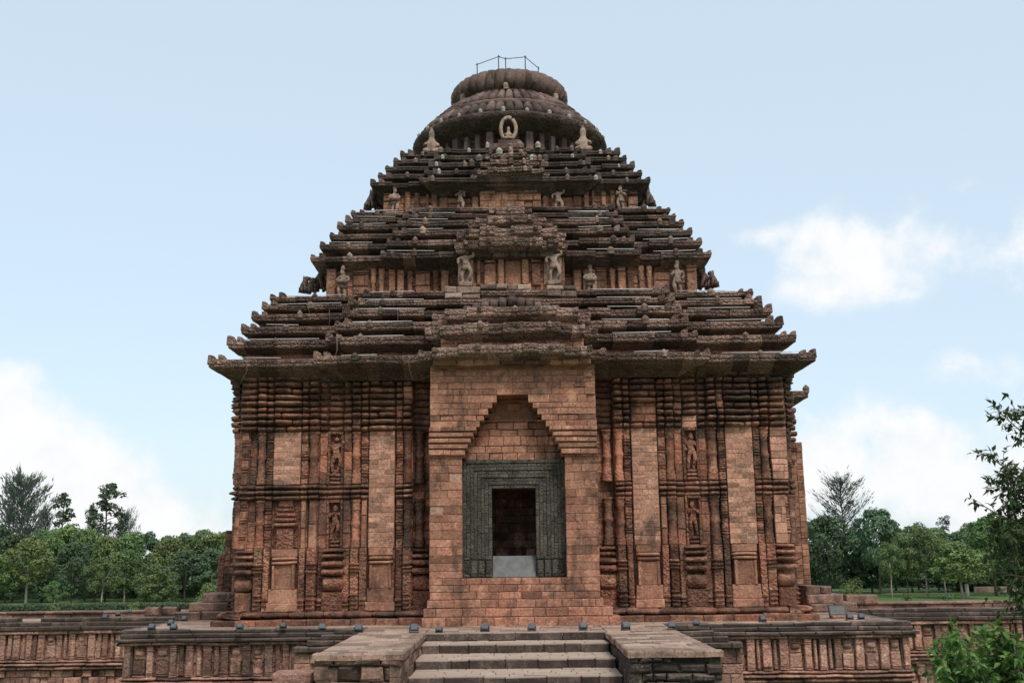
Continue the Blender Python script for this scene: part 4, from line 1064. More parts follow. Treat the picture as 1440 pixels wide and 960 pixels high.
# ------------------------------------------------------------------ PLATFORM
plat = empty('stone_platform', (0, 48, 0), 'long carved stone platform under the temple with dark stepped cornice', 'platform')
YN = 47.6; YFAR = 58.0; YBACK = 66.0
XL, XR = at(162, 920, 46.8).x, at(1291, 910, 46.8).x
YS = onz(720, 889, 0).y            # top of the stairs
m_ = MB(); m_.frame((0, 0, 0), (1, 0, 0), (0, 0, 1), (0, 1, 0))   # u=X, d=Z, z=Y : paving
def pavers(x0, x1, y0, y1, mb, rh=(.5, .9), bl=(.6, 1.3)): mb.masonry(x0, x1, y0, y1, 0, .12, rh, bl, .008, .02, .014)
pavers(-3.6, 3.6, YS + .02, YW + .5, m_)
pavers(XL + .4, -3.62, YN + .1, YW + 1.5, m_); pavers(3.62, XR - .4, YN + .1, YW + 1.5, m_)
pavers(-6.3, -3.62, 34.9, YN + .05, m_); pavers(3.62, 6.4, 34.9, YN + .05, m_)
pavers(-34, -11, YW + 1.6, YFAR + .05, m_, (.8, 1.2), (1, 2)) if False else None
pavers(XL + .6, -11.5, YW + 1.52, 68, m_, (.7, 1.0), (.8, 1.6)); pavers(11.5, XR - .6, YW + 1.52, 68, m_, (.7, 1.0), (.8, 1.6))
m_.frame((0, 0, -.4), (1, 0, 0), (0, 0, 1), (0, 1, 0)); pavers(-40, XL + .55, YFAR + .9, YBACK, m_, (.8, 1.2), (1, 2)); pavers(XR - .55, 44, YFAR + .9, YBACK, m_, (.8, 1.2), (1, 2))
m_.build('paving', M['pave'], plat, .006)
m_ = MB()
solid(m_, XL + .3, -6.0, YN + .3, 68, -4, -.05); solid(m_, 6.0, XR - .3, YN + .3, 68, -4, -.05); solid(m_, -6.01, 6.01, YS + .3, 67.9, -4, -.052)
solid(m_, -42, XL + .29, YFAR + .4, 68, -4, -.45); solid(m_, XR - .29, 46, YFAR + .4, 68, -4, -.45)
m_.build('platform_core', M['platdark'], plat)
def frieze(O, U, Nn, u0, u1, two=False, zs=None, skipd=None):
    """stepped dark cornice above a frieze of pilasters and panels"""
    ZC_ = zs or [0, -.17, -.36, -.52, -.66]
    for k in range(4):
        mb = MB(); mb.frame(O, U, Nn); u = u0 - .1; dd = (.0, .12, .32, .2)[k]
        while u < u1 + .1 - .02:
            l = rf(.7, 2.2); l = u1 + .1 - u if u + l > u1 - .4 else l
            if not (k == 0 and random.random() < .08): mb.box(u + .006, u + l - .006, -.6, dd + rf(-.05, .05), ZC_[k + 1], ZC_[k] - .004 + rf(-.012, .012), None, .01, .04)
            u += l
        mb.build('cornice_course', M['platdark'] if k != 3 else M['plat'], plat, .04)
    z1 = ZC_[4]; z0 = z1 - 1.32
    mb = MB(); mb.frame(O, U, Nn); mb.masonry(u0, u1, z0, z1, -.16, .3, (.4, .7), (.5, 1.0), .04, .03); mb.build('frieze_wall', M['plat'], plat, .03)
    u = u0 + .08; k = 0
    if not two:
        while u < u1 - .25:
            mb = MB(); mb.frame(O, U, Nn)
            if k % 2 == 0:
                w = rf(.30, .42); w = min(w, u1 - u)
                mb.box(u + .03, u + w - .03, -.2, .08, z0, z1, None, .02, .03)
                for q, hh in ((0, .08), (.09, .06), (.16, .05), (1.08, .06), (1.16, .06), (1.24, .08)): mb.cushion(u, u + w, -.1, .12, z0 + q, z0 + q + hh, n=5)
                mb.build('pilaster', M['plat'], plat, .025)
            else:
                w = random.choice((.24, .3, .52, .6)); w = min(w, u1 - u)
                if w > .5:
                    mb.box(u + .04, u + w - .04, -.25, -.02, z0 + .1, z0 + rf(.65, .75), None, .03, .04); mb.box(u + .07, u + w - .07, -.25, -.07, z0 + .72, z1 - .12, None, .04, .05); mb.cushion(u + .1, u + w - .1, -.2, .02, z0 + .85, z0 + 1.15, None, .04)
                    mb.cushion(u + .02, u + w - .02, -.2, .04, z0, z0 + .09, n=5)
                else: mb.box(u + .05, u + w - .05, -.25, .02, z0 + .05, z1 - .03, None, .03, .04)
                mb.build('frieze_panel', M['plat'], plat, .03)
            u += w + .03; k += 1
    zb_ = z0
    for k in range(3):
        mb = MB(); mb.frame(O, U, Nn); u = u0 - .05; dd = (.2, .32, .22)[k]; h = (.15, .16, .2)[k]
        while u < u1 + .05 - .02:
            l = rf(.8, 1.8); l = u1 + .05 - u if u + l > u1 - .4 else l
            mb.cushion(u, u + l - .005, -.3, dd, zb_ - h, zb_, None, .03, 5, .9); u += l
        mb.build('base_moulding', M['plat'], plat, .035); zb_ -= h + .01
    mb = MB(); mb.frame(O, U, Nn); mb.masonry(u0, u1, -4, zb_, -.1, .4, (.4, .6), (.3, .6), .12, .05); mb.build('frieze_wall', M['plat'], plat, .03)
frieze(*FRONT(YN), XL, -6.3)
frieze(*FRONT(YN), 6.45, XR)
frieze(*FRONT(YFAR), -40, XL + .2, zs=[0, -.2, -.42, -.62, -.8])
frieze(*FRONT(YFAR), XR - .2, 40, zs=[0, -.2, -.42, -.62, -.8])
# returns of the near part
for X, sg in ((XL, -1), (XR, 1)):
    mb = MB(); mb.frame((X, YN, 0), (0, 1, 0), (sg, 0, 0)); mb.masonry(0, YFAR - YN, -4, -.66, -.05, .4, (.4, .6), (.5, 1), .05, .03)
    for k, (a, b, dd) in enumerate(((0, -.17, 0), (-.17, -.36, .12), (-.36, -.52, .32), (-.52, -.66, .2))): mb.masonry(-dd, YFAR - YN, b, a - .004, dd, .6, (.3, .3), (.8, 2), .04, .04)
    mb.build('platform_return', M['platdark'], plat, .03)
# projecting blocks beside the stair (stepped in plan) and loose cornice near it
for sg, x0, x1 in ((-1, -9.4, -6.3), (1, 6.4, 9.6)):
    for k in range(4):
        mb = MB(); mb.frame(*FRONT(YN)); a, b = (x0 + .55 * k, x1) if sg < 0 else (x0, x1 - .55 * k)
        mb.masonry(a, b, -.24 * (4 - k), -.24 * (3 - k) - .006, .95 - .2 * k, 1.4, (.23, .24), (.6, 1.5), .06, .04); mb.build('corner_slabs', M['platdark'], plat, .04)
    mb = MB(); mb.frame(*FRONT(YN)); mb.masonry(x0, x1, -4, -.97, .7, 1.2, (.4, .6), (.5, 1.0), .06, .04); mb.build('corner_wall', M['plat'], plat, .03)

# low walls along the back
for sg, a, b, lab in ((-1, -46, -16.2, 'long low stone wall with red patches behind the left wing of the platform'), (1, 16.0, 46, 'long low stone wall edging the lawn behind the right wing')):
    mb = MB(); mb.frame(*FRONT(YBACK)); mb.masonry(a, b, -.6, -.17, 0, .8, (.42, .43), (.8, 2.2), .03, .04); mb.masonry(a - .2, b + .2, -.17, -.02, .12, 1.0, (.14, .15), (1, 2.4), .05, .04)
    tag(mb.build('low_wall', M['rubble'], None, .03), lab, 'wall')
for sg, lab in ((-1, 'dark moulded ledge running along the left wing below the low wall'), (1, 'dark moulded ledge running along the right wing below the low wall')):
    pass

# ------------------------------------------------------------------ STAIRS
st = empty('stone_staircase', (0, YS, 0), 'wide flight of worn stone steps rising to the temple platform', 'staircase')
edges = [YS]; zst = [0]
for i, (py, z) in enumerate(((905, -.3), (926.5, -.62), (951, -.94), (978, -1.27), (1010, -1.6))): edges.append(onz(720, py, z).y); zst.append(z)
XS = 3.55
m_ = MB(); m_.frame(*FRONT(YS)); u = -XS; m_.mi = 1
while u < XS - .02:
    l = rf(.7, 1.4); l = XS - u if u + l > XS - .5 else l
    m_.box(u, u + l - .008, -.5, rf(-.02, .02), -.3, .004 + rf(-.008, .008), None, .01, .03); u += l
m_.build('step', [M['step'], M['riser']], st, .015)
for i in range(1, len(edges)):
    m_ = MB(); y0, y1 = edges[i], edges[i - 1]; z = zst[i]; h = .36
    m_.frame((0, 0, z), (1, 0, 0), (0, 0, 1), (0, 1, 0)); m_.masonry(-XS, XS, y0 + .35, y1 + .05, 0, .2, (.38, .6), (.5, 1.2), .012, .02, .016)
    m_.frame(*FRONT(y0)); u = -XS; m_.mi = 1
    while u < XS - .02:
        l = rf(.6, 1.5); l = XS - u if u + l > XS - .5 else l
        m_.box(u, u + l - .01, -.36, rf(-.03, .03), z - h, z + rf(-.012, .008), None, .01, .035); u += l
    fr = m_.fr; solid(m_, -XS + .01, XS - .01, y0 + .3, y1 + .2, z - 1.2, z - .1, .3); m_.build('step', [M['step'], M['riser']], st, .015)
YF = 34.8
for sg, lab in ((-1, 'massive rough stone block wall flanking the left side of the stairs'), (1, 'massive soot-blackened stone block wall flanking the right side of the stairs')):
    x0, x1 = (-6.35, -XS) if sg < 0 else (XS, 6.5)
    root = empty('stair_flank', ((x0 + x1) / 2, YF, 0), lab, 'stair wall')
    m_ = MB(); m_.frame(*FRONT(YF)); m_.masonry(x0, x1, -4, -.13, 0, .6, (.18, .5), (.25, .9), .13, .07, .03); fr = m_.fr; solid(m_, x0 + .12, x1 - .12, YF + .2, YS + 1, -4, -.12, .3)
    m_.frame((x1 if sg < 0 else x0, YF, 0), (0, 1, 0), (-sg, 0, 0)); m_.masonry(.03, YS - YF, -4, -.13, -.02, .4, (.3, .45), (.5, 1.1), .025, .03, .014)
    m_.frame((x0 if sg < 0 else x1, YF, 0), (0, 1, 0), (sg, 0, 0)); m_.masonry(.03, YN - YF, -4, -.13, -.02, .4, (.3, .45), (.5, 1.1), .04, .03, .02)
    m_.build('wall', M['rubble' if sg < 0 else 'sootrubble'], root, .09)
    m_ = MB(); m_.frame((0, 0, -.01), (1, 0, 0), (0, 0, 1), (0, 1, 0)); m_.masonry(x0 - .04, x1 + .03, YF - .1, YF + .42, .012, .2, (.5, .53), (.5, 1.1), .03, .04, .012)
    m_.masonry(x1 - .5 if sg < 0 else x0 - .03, x1 + .03 if sg < 0 else x0 + .5, YF + .42, YS, .012, .2, (.6, 1.2), (.5, .6), .012, .03, .012); m_.build('coping', M['coping'], root, .04)
# a lone squared stone against the left flank
p = onz(428, 945, -.75); mb = MB(); mb.frame((p.x, 35.6, 0), (1, 0, 0), (0, -1, 0)); mb.box(-.75, .55, -.9, .2, -2.2, -.62, .6, .02, .05); mb.box(-.85, .55, -.8, .1, -4, -2.2, .4, .02, .05)
tag(mb.build('stone_pier', M['plat'], None, .03), 'squared pale stone pier against the left stair flank', 'pier')

# ------------------------------------------------------------------ floodlights and sign
def floodlight(px, py, z=0., face=0., s=1.0, label='', tilt=.5):
    p = onz(px, py, z); root = empty('floodlight', p, label, 'floodlight', 'floodlights along the platform edge')
    ca, sa = math.cos(face), math.sin(face)
    def tr(mb, vs):
        pass
    mb = MB(); U = Vector((ca, sa, 0)); Nn = Vector((sa, -ca, 0)); 
    mb.frame(p, U, Nn); w = .17 * s
    for q in (-1, 1): mb.box(q * (w + .03) - .012, q * (w + .03) + .012, -.05, .05, 0, .26 * s, .5)
    mb.box(-w - .04, w + .04, -.09, .09, 0, .03, .5); mb.build('bracket', M['lampdark'], root)
    mb = MB(); ct, sn = math.cos(tilt), math.sin(tilt); N2 = (Nn * ct - Vector((0, 0, 1)) * sn); Z2 = (Vector((0, 0, 1)) * ct + Nn * sn)
    c_ = p + Vector((0, 0, .24 * s)); mb.frame(c_, U, N2, Z2); mb.box(-w, w, -.09, .09, -.15 * s, .15 * s, .5, 0, .03); 
    for q in range(4): mb.box(-w * .9, w * .9, -.14, -.09, -.12 * s + q * .07 * s, -.09 * s + q * .07 * s, .4)
    h = mb.build('housing', M['lampgrey'], root)
    mb = MB(); mb.frame(c_, U, -N2, Z2); mb.box(-w * .8, w * .8, .142, .15, -.11 * s, .11 * s, .5); mb.build('lamp_glass', M['glass'], root)
FL = [(148, 871, 'grey floodlight alone on the far left wing edge', 1), (166, 866, 'pale floodlight on the left wing, nearer its rear wall', 1), (182, 862, 'small pale floodlight farthest back on the left wing', .8),
      (213, 886, 'floodlight nearest the left end of the near platform edge', 1), (240, 879, 'upper floodlight of the pair left of the temple plinth', .9), (244, 886, 'lower floodlight of the pair left of the temple plinth', 1), (259, 873, 'floodlight beside the left stone mouldings', .9),
      (337, 885, 'floodlight before the left corner of the temple plinth', 1), (398, 883.5, 'small floodlight before the left wall bay of the temple', .9), (453, 887, 'floodlight at the inner end of the left cornice', 1.1), (504, 889, 'floodlight behind the left stair flank', 1.15),
      (582, 889, 'floodlight at the left top corner of the stairs', 1.2), (617.5, 889, 'low floodlight just right of the left stair corner', .85), (682, 888, 'floodlight on the top landing left of the door axis', 1.15), (748, 887, 'floodlight on the top landing right of the door axis', 1.1), (820, 886, 'floodlight at the right top corner of the stairs', 1.15),
      (880, 885.5, 'floodlight behind the right stair flank', 1.2), (945, 884.5, 'floodlight left one of two on the right corner slabs', 1.15), (979.5, 880, 'smaller floodlight right one of two on the right corner slabs', .95), (1072.5, 874, 'floodlight alone on the right cornice before the temple', 1),
      (1191, 867, 'rear one of three floodlights beside the information plaque', .9), (1195, 871, 'middle one of three floodlights beside the information plaque', 1), (1211, 870.5, 'outer right one of three floodlights beside the information plaque', .9)]
for k, (px, py, lab, s) in enumerate(FL): floodlight(px, py, 0.005, rf(-.35, .35), s * .7, lab, rf(-.6, -.3))
p = onz(1180, 869, 0); sg = empty('information_plaque', p, 'dark engraved information plaque on a stone foot, right of the temple', 'sign')
mb = MB(); mb.frame(p, (1, 0, 0), (0, -1, 0)); mb.box(-.36, .36, -.3, .1, 0, .14, .5, .01, .04); mb.build('foot', M['plat'], sg, .01)
mb = MB(); mb.frame(p, (1, 0, 0), Vector((0, -.94, .34)), Vector((0, .34, .94))); mb.box(-.40, .40, -.12, -.02, .14, .62, .5, 0, .02); pl = mb.build('panel', M['plaque'], sg)
mb = MB(); mb.frame(p, (1, 0, 0), Vector((0, -.94, .34)), Vector((0, .34, .94)))
for q in range(6): 
    u = -.32
    while u < .3: 
        l = rf(.03, .1); mb.box(u, min(.32, u + l), -.03, -.016, .53 - q * .06, .553 - q * .06, .5); u += l + .02
mb.build('engraved_lines', M['ink'], pl)

# ------------------------------------------------------------------ TREES
GZ = -4.0
def rvec():
    while True:
        v = Vector((rf(-1, 1), rf(-1, 1), rf(-1, 1)))
        if .05 < v.length < 1: return v.normalized()
def leafquad(mb, p, nrm, s, tint, asp=1.0):
    a = nrm.orthogonal().normalized(); a.rotate(Matrix.Rotation(rf(0, 6.28), 3, nrm)); b = nrm.cross(a)
    mb.add([p - a * s, p - b * s * .5 * asp + nrm * s * .12, p + a * s, p + b * s * .5 * asp + nrm * s * .12], [(0, 1, 2, 3)], tint)
def lobe(mb, c, r, n, s, tb):
    for _ in range(n):
        v = rvec()
        if v.z < -.35 and random.random() < .6: v.z = -v.z
        k = rf(.62, 1.02); p = Vector(c) + Vector((v.x * r[0], v.y * r[1], v.z * r[2])) * k
        nn = (v * .7 + rvec() * .6 + Vector((0, 0, .35))).normalized()
        leafquad(mb, p, nn, s * rf(.6, 1.3), min(1, max(0, tb + rf(-.3, .3))))
def make_tree(kind, name='tree'):
    """unit tree: height 1, crown width about 1*ratio; returns (crown mesh, trunk mesh)"""
    cr = MB(); tk = MB()
    if kind in ('round', 'dark', 'light', 'broad'):
        th = {'round': .30, 'dark': .16, 'light': .36, 'broad': .12}[kind]
        tk.tube([(0, 0, -.02), (.008, .0, th * .5), (.0, .01, th), (.012, 0, .62)], .022, 7, .5, .5)
        for q in range(6):
            a = q * 1.05 + rf(0, .5); tk.tube([(0, 0, th * rf(1.0, 1.5)), (.09 * math.cos(a), .09 * math.sin(a), th + .25), (.17 * math.cos(a), .17 * math.sin(a), th + rf(.3, .45))], .006, 5, .5, .4)
        nl = {'round': 26, 'dark': 24, 'light': 22, 'broad': 24}[kind]
        for i in range(nl):
            t = (i + .5) / nl; z = th + .02 + (1 - th - .1) * t
            env = math.sin(math.pi * min(1, .22 + .74 * t)) ** .75 * .42
            a = i * 2.4 + rf(-.4, .4); rr = env * rf(.35, 1.0)
            r = rf(.09, .155) * (1.15 if kind != 'light' else .9)
            lobe(cr, (rr * math.cos(a), rr * math.sin(a), min(z, 1 - r * .6)), (r, r, r * rf(.6, .8)), 210 if kind != 'light' else 190, .027 if kind != 'light' else .023, rf(.2, .8))
    elif kind == 'casuarina':
        tk.tube([(0, 0, -.02), (.01, 0, .4), (0, .01, .95)], .018, 6, .5, .2)
        for i in range(60):
            t = (i + .5) / 60; z = .28 + .66 * t; a = i * 2.4; l = (.30 * (1 - t) ** .5 + .09) * rf(.4, 1.15)
            tip = Vector((l * math.cos(a), l * math.sin(a), z + l * rf(.35, .9)))
            st_ = Vector((0, 0, z)); tk.tube([st_, st_.lerp(tip, .5) + Vector((0, 0, -.01)), tip], .005, 4, .5, .3)
            for q in range(62):
                f = rf(.25, 1.1); p = st_.lerp(tip, f) + rvec() * .055 * rf(.2, 1)
                d = ((tip - st_).normalized() + rvec() * .5 + Vector((0, 0, .5))).normalized(); o = d.orthogonal().normalized() * rf(.004, .007); e = p + d * rf(.03, .07)
                cr.add([p - o, p + o, e], [(0, 1, 2)], rf(.1, .9))
    elif kind == 'sparse':
        tk.tube([(0, 0, -.02), (.01, 0, .3), (-.01, .01, .6), (.01, 0, .97)], .014, 6, .5, .3)
        for i in range(26):
            t = (i + .5) / 26; z = .38 + .58 * t; a = i * 2.4 + rf(-.5, .5); l = rf(.05, .2) * (1 - .5 * t); tip = Vector((l * math.cos(a), l * math.sin(a), z + l * .4)); tk.tube([(0, 0, z), tip], .005, 4, .5, .4)
            r = rf(.03, .06); lobe(cr, tip, (r * 1.5, r * 1.5, r * .8), 75, .017, rf(.2, .7))
    return cr, tk
PROTO = {}
def tree_mesh(kind, var, leafm, barkm):
    key = (kind, var, leafm, barkm)
    if key not in PROTO:
        cr, tk = make_tree(kind)
        co = cr.build('crown', M[leafm]); to = tk.build('trunk', M[barkm])
        PROTO[key] = (co.data, to.data); bpy.data.objects.remove(co); bpy.data.objects.remove(to)
    return PROTO[key]
def tree(px, top, wpx, Y, kind, leafm, barkm, label, group=None, name='tree', ratio=.86, gz=GZ, cat='tree'):
    xb = at(px, 800, Y).x; zt = at(px, top, Y).z; H = zt - gz; Wm = wpx * Y / F
    root = empty(name, (xb, Y, gz), label, cat, group); root.rotation_euler = (0, 0, rf(0, 6.28))
    cm_, tm_ = tree_mesh(kind, random.randrange(2), leafm, barkm)
    for nm, me in (('crown', cm_), ('trunk', tm_)):
        o = bpy.data.objects.new(nm, me); COL.objects.link(o); o.parent = root
    sxy = Wm / (.36 if kind == 'sparse' else .72 if kind == 'casuarina' else ratio)
    root.scale = (sxy, sxy, H)
    return root
# left, in front of the wood
tree(-2, 778, 60, 160, 'light', 'leaf_light', 'palebark', 'light green tree cut by the left edge of the photo')
tree(40, 755, 84, 162, 'light', 'leaf_light', 'palebark', 'airy light green tree with a pale straight trunk at far left')
tree(102, 760, 66, 166, 'dark', 'leaf_dark', 'bark', 'dense dark green tree between two pale-trunked trees on the left')
tree(146, 782, 52, 163, 'light', 'leaf_mid', 'palebark', 'slim tree with a straight pale trunk, third along the left lawn')
tree(177, 772, 56, 170, 'round', 'leaf_mid', 'palebark', 'grey-green tree with a split pale trunk, next to the slim one')
tree(222, 792, 62, 158, 'broad', 'leaf_mid', 'bark', 'bushy low-branched green tree left of the dark shaded grove')
tree(80, 815, 30, 155, 'light', 'leaf_mid', 'palebark', 'young thin tree at the foot of the dark left tree')
# left tall ones
tree(24, 671, 84, 205, 'casuarina', 'leaf_grey', 'bark', 'tall feathery grey casuarina at the far left skyline')
tree(57, 716, 30, 210, 'casuarina', 'leaf_grey', 'bark', 'small feathery casuarina just right of the tallest left one')
tree(84, 692, 40, 215, 'sparse', 'leaf_dark', 'bark', 'dark narrow tufted tree rising above the left wood')
tree(144, 678, 56, 210, 'sparse', 'leaf_dark', 'bark', 'tall open-branched tree with tiers of tufts on the left skyline')
tree(124, 716, 24, 214, 'casuarina', 'leaf_grey', 'bark', 'short feathery tree left of the tall tufted one')
tree(172, 720, 36, 214, 'casuarina', 'leaf_grey', 'bark', 'leaning feathery tree right of the tall tufted one')
# right
tree(1190, 668, 86, 200, 'casuarina', 'leaf_grey', 'bark', 'tall feathery casuarina on the right skyline')
tree(1166, 722, 76, 185, 'dark', 'leaf_dark', 'bark', 'dark dense tree beside the temple on the right')
tree(1236, 712, 72, 180, 'round', 'leaf_dark', 'bark', 'big round dark green tree right of the casuarina')
tree(1252, 760, 44, 165, 'light', 'leaf_mid', 'palebark', 'slim pale-trunked tree nearest the temple on the right lawn')
tree(1274, 748, 50, 170, 'round', 'leaf_mid', 'bark', 'dark-trunked tree second from the temple on the right lawn')
tree(1301, 740, 62, 165, 'light', 'leaf_mid', 'palebark', 'tall pale-trunked tree in the middle of the right lawn')
tree(1350, 760, 78, 160, 'round', 'leaf_light', 'palebark', 'bright green full-crowned tree on the right lawn')
tree(1327, 752, 50, 172, 'light', 'leaf_mid', 'palebark', 'grey-green tree just left of the bright green one')
tree(1398, 722, 92, 168, 'round', 'leaf_mid', 'bark', 'broad tree with a dark trunk behind the near branches on the right')
tree(1440, 735, 80, 172, 'round', 'leaf_mid', 'bark', 'tree cut by the right edge of the photo behind near leaves')
tree(1332, 726, 22, 215, 'sparse', 'leaf_grey', 'bark', 'small tufted tree peeping over the right wood')
# the wood behind, tree by tree
LW = 'tree in the unbroken green wood behind the left lawn'; RW = 'tree in the unbroken green wood behind the right lawn'
for px, top, w, Y, kd, lm in [(-15, 735, 80, 195, 'dark', 'leaf_dark'), (20, 748, 70, 190, 'dark', 'leaf_dark'), (62, 745, 62, 188, 'round', 'leaf_mid'), (92, 737, 66, 192, 'round', 'leaf_light'), (122, 744, 60, 190, 'round', 'leaf_mid'), (150, 752, 56, 186, 'round', 'leaf_light'),
                              (182, 748, 60, 192, 'round', 'leaf_mid'), (205, 746, 62, 194, 'dark', 'leaf_dark'), (236, 752, 56, 188, 'round', 'leaf_light'), (258, 748, 66, 192, 'dark', 'leaf_dark'), (286, 745, 66, 190, 'round', 'leaf_mid'), (312, 747, 60, 192, 'round', 'leaf_light'), (262, 772, 70, 180, 'dark', 'leaf_dark'), (298, 770, 70, 178, 'dark', 'leaf_dark'), (338, 750, 60, 190, 'round', 'leaf_mid'),
                              (135, 790, 60, 184, 'dark', 'leaf_dark'), (195, 795, 60, 184, 'dark', 'leaf_dark'), (60, 795, 60, 184, 'dark', 'leaf_dark'), (10, 790, 60, 184, 'dark', 'leaf_dark'), (236, 800, 60, 184, 'dark', 'leaf_dark')]:
    tree(px, top, w, Y, kd, lm, 'bark', LW, 'left wood')
for px, top, w, Y, kd, lm in [(1120, 735, 60, 190, 'dark', 'leaf_dark'), (1146, 728, 60, 192, 'dark', 'leaf_dark'), (1200, 742, 70, 188, 'dark', 'leaf_dark'), (1258, 738, 66, 194, 'dark', 'leaf_dark'), (1290, 735, 60, 196, 'round', 'leaf_mid'), (1318, 742, 60, 194, 'round', 'leaf_mid'), (1345, 746, 56, 192, 'dark', 'leaf_dark'),
                              (1372, 735, 66, 194, 'round', 'leaf_mid'), (1400, 728, 70, 198, 'dark', 'leaf_dark'), (1430, 726, 70, 196, 'round', 'leaf_mid'), (1465, 730, 80, 194, 'round', 'leaf_mid'), (1280, 785, 70, 186, 'dark', 'leaf_dark'), (1330, 790, 70, 186, 'dark', 'leaf_dark'), (1385, 785, 70, 186, 'dark', 'leaf_dark'), (1430, 785, 70, 186, 'dark', 'leaf_dark'), (1225, 785, 70, 186, 'dark', 'leaf_dark'), (1085, 732, 66, 194, 'round', 'leaf_mid'), (1050, 738, 66, 192, 'dark', 'leaf_dark'), (1000, 735, 70, 196, 'round', 'leaf_mid'), (950, 738, 70, 192, 'dark', 'leaf_dark'), (1510, 735, 70, 190, 'round', 'leaf_mid'), (1560, 730, 80, 194, 'dark', 'leaf_dark'), (1610, 735, 70, 190, 'round', 'leaf_light')]:
    tree(px, top, w, Y, kd, lm, 'bark', RW, 'right wood')
# shrubs and hedges
def bush(px, py, wpx, hpx, Y, leafm, label, name='shrub', gz=GZ, cat='shrub', group=None, n=900, s=.13):
    p = at(px, py, Y); w = wpx * Y / F; h = hpx * Y / F; root = empty(name, (p.x, Y, gz), label, cat, group)
    mb = MB(); zt = at(px, py - hpx, Y).z; zb_ = gz
    for i in range(9):
        a = i * 2.4; rr = w * .3 * rf(.2, 1); lobe(mb, (p.x + rr * math.cos(a), Y + rr * math.sin(a), zb_ + (zt - zb_) * rf(.35, .72)), (w * .25, w * .25, (zt - zb_) * .3), n // 9, s, rf(.3, .8))
    mb.build('foliage', M[leafm], root)
    mb = MB(); 
    for i in range(5): mb.tube([(p.x + rf(-.1, .1), Y, zb_), (p.x + rf(-.3, .3) * w, Y + rf(-.2, .2) * w, zb_ + (zt - zb_) * .6)], .04, 5, .5, .5)
    mb.build('stems', M['bark'], root); return root
bush(293, 835, 38, 22, 120, 'leaf_light', 'rounded light green shrub against the left buttress')
bush(188, 858, 18, 13, 140, 'leaf_light', 'small bright yellow-green bush beyond the left wall', n=400)
bush(76, 858, 14, 8, 142, 'leaf_light', 'tiny bright bush left of the other one beyond the left wall', n=300)
bush(1196, 835, 33, 26, 125, 'leaf_light', 'clipped round green shrub on the right lawn beside the temple')
bush(1276, 842, 18, 10, 150, 'leaf_mid', 'small leafy bush on the right lawn under the trees', n=400)
bush(1330, 846, 26, 14, 150, 'leaf_dark', 'low dark bush at the foot of the bright green right tree', n=400)
def hedge(px0, px1, py, hpx, Y, leafm, label):
    a = at(px0, py, Y); b = at(px1, py, Y); mb = MB(); H = at(px0, py - hpx, Y).z - GZ; n = int((b.x - a.x) * 75)
    for _ in range(n):
        x = rf(a.x, b.x); f = random.random()
        p = Vector((x, Y + rf(0, 2.2), GZ + H * (1 - rf(0, .12) + .08 * math.sin(x * 1.3)))) if f < .45 else Vector((x, Y + rf(-.25, .1), GZ + rf(0, H)))
        leafquad(mb, p, (Vector((0, -.5, .6)) + rvec() * .8).normalized(), rf(.12, .26), rf(.1, .9))
    solid(mb, a.x + .1, b.x - .1, Y + .2, Y + 2, GZ, GZ + H * .82, .2)
    tag(mb.build('hedge', M[leafm]), label, 'hedge')
hedge(-60, 335, 846, 24, 200, 'leaf_dark', 'long dark clipped hedge under the left trees')
hedge(-60, 290, 860, 9, 150, 'leaf_dark', 'lower dark hedge at far left just beyond the platform wall')
hedge(1130, 1345, 832, 18, 208, 'leaf_dark', 'dark clipped hedge behind the right lawn near the temple')
hedge(1345, 1480, 838, 18, 190, 'leaf_mid', 'green clipped hedge at the far right under the trees')
# pale garden wall glimpsed through the right trees
a = at(1370, 828, 182); mb = MB(); mb.frame((a.x, 182, 0), (1, 0, 0), (0, -1, 0)); mb.masonry(0, 14, GZ, a.z + .4, 0, .3, (.8, 1), (2, 3), .02, .03); tag(mb.build('garden_wall', M['pave']), 'low pale garden wall glimpsed under the right trees', 'wall')
p = at(1361, 842, 163); mb = MB(); mb.lathe(p.x, 163, [(.28, GZ), (.28, GZ + 1.9), (.2, GZ + 2.0)], 10, .5); tag(mb.build('white_post', M['whitewash']), 'short white post beside the bright green right tree', 'post')

# ------------------------------------------------------------------ near foliage at the right edge
def leaf(mb, p, d, up, L_, w, tint):
    """one folded pointed leaf"""
    s_ = d.cross(up).normalized(); n_ = s_.cross(d).normalized()
    tip = p + d * L_ - n_ * L_ * .12; m1 = p + d * L_ * .38; 
    mb.add([p, m1 + s_ * w + n_ * w * .35, tip, m1 - n_ * 0, m1 - s_ * w + n_ * w * .35], [(0, 3, 1), (3, 2, 1), (0, 4, 3), (3, 4, 2)], tint)
def leafy_branch(lb, br, pts, r, nsub, ls, sub=.5):
    pts = [Vector(p) for p in pts]; br.tube(pts, r, 6, .5, .35)
    for i in range(nsub):
        f = (i + 1) / nsub * (len(pts) - 1); k = min(int(f), len(pts) - 2); p = pts[k].lerp(pts[k + 1], f - k)
        ax = (pts[k + 1] - pts[k]).normalized(); d = (ax * .6 + rvec() * .9).normalized(); q = p + d * sub * rf(.4, 1.1) + Vector((0, 0, -.05))
        br.tube([p, p.lerp(q, .5) + Vector((0, 0, .03)), q], r * .28, 4, .5, .4)
        for j in range(random.randint(4, 7)):
            b = p.lerp(q, rf(.25, 1.02)); ld = ((q - p).normalized() * .5 + rvec() * .8 + Vector((0, 0, -.15))).normalized()
            leaf(lb, b, ld, Vector((0, 0, 1)) + rvec() * .5, ls * rf(.7, 1.2), ls * rf(.2, .28), rf(0, 1))
YT = 17.0
def pt(px, py, dy=0): return at(px, py, YT + dy)
rt = empty('near_tree', (pt(1560, 900).x, YT, GZ), 'near tree whose dark leafy branches hang in at the right edge', 'tree')
lb = MB(); br = MB()
trunk = MB(); bx_ = pt(1560, 900).x
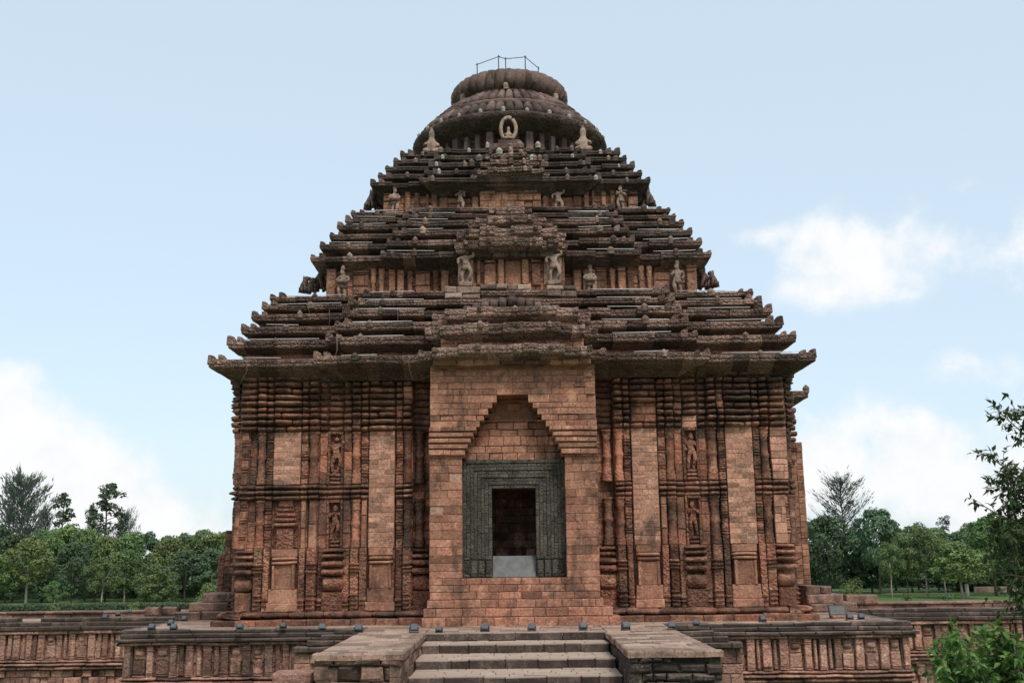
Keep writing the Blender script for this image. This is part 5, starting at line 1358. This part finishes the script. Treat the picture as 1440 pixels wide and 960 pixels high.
trunk.tube([(bx_, YT, GZ - .1), (bx_ - .05, YT, -1), (bx_ - .15, YT + .1, 2), (bx_ - .1, YT, 5), (bx_ + .1, YT, 6.5)], .2, 9, .5, .35); trunk.build('trunk', M['bark'], rt)
BR = [((1545, 760), (1490, 660), (1440, 610), (1404, 578), .3), ((1545, 800), (1490, 720), (1430, 668), (1388, 640), -.2), ((1545, 850), (1490, 770), (1440, 700), (1392, 678), .4), ((1545, 850), (1500, 790), (1440, 745), (1385, 712), 0.),
      ((1550, 880), (1490, 820), (1440, 780), (1398, 748), .3), ((1550, 900), (1500, 850), (1450, 822), (1405, 800), -.3), ((1550, 700), (1500, 620), (1455, 580), (1425, 575), .1), ((1550, 920), (1500, 880), (1460, 860), (1425, 838), .2),
      ((1550, 740), (1480, 690), (1440, 660), (1418, 690), -.5), ((1550, 860), (1490, 800), (1450, 760), (1410, 770), .6), ((1550, 780), (1500, 720), (1460, 700), (1430, 720), .7), ((1550, 820), (1500, 760), (1462, 742), (1425, 765), -.6), ((1550, 900), (1520, 850), (1470, 800), (1432, 810), .5)]
BR += [((1550, 700 + 20 * q), (1500, 690 + 18 * q), (1462, 680 + 19 * q), (rf(1408, 1436), 668 + 20 * q), rf(-.8, .8)) for q in range(10)]
for a, b, c_, d, dy in BR:
    leafy_branch(lb, br, [pt(*a, dy * .3), pt(*b, dy * .6), pt(*c_, dy), pt(*d, dy)], .022, 44, .125, .34)
for q in range(14):          # the rest of its crown, away from the temple
    a_ = q * 2.4; c_ = Vector((bx_, YT, rf(2.5, 7))); o = Vector((abs(math.cos(a_)) * rf(.6, 1.7) + .1, math.sin(a_) * rf(.4, 1.6), rf(.3, 1.0)))
    leafy_branch(lb, br, [c_, c_ + o * .5, c_ + o], .02, 30, .125, .34)
lb.build('foliage', M['leaf_branch'], rt); br.build('branch', M['bark'], rt)
rt = empty('near_shrub', (pt(1400, 1000).x, 16, GZ), 'bright green leafy shrub filling the lower right corner', 'shrub')
lb = MB(); br = MB(); base = Vector((pt(1420, 1000).x, 16.2, GZ))
for k in range(80):
    px, py = rf(1318, 1475), rf(882, 1010); py = max(py, 890 + max(0, 1345 - px) * .8 - (12 if 1330 < px < 1400 else 0)); q = at(px, py, 16.2 + rf(-.9, .9))
    m1 = base.lerp(q, .6) + Vector((rf(-.1, .1), rf(-.1, .1), .3)); m1.x = base.x + (q.x - base.x) * .45
    leafy_branch(lb, br, [base + Vector((rf(-.2, .2), rf(-.2, .2), 0)), m1, q.lerp(m1, .25), q], .018, 26, .165, .27)
q = at(1292, 935, 16); leafy_branch(lb, br, [base, at(1380, 975, 16), at(1330, 948, 16), q], .015, 8, .12, .2)
lb.build('foliage', M['leaf_near'], rt); br.build('stems', M['bark'], rt)
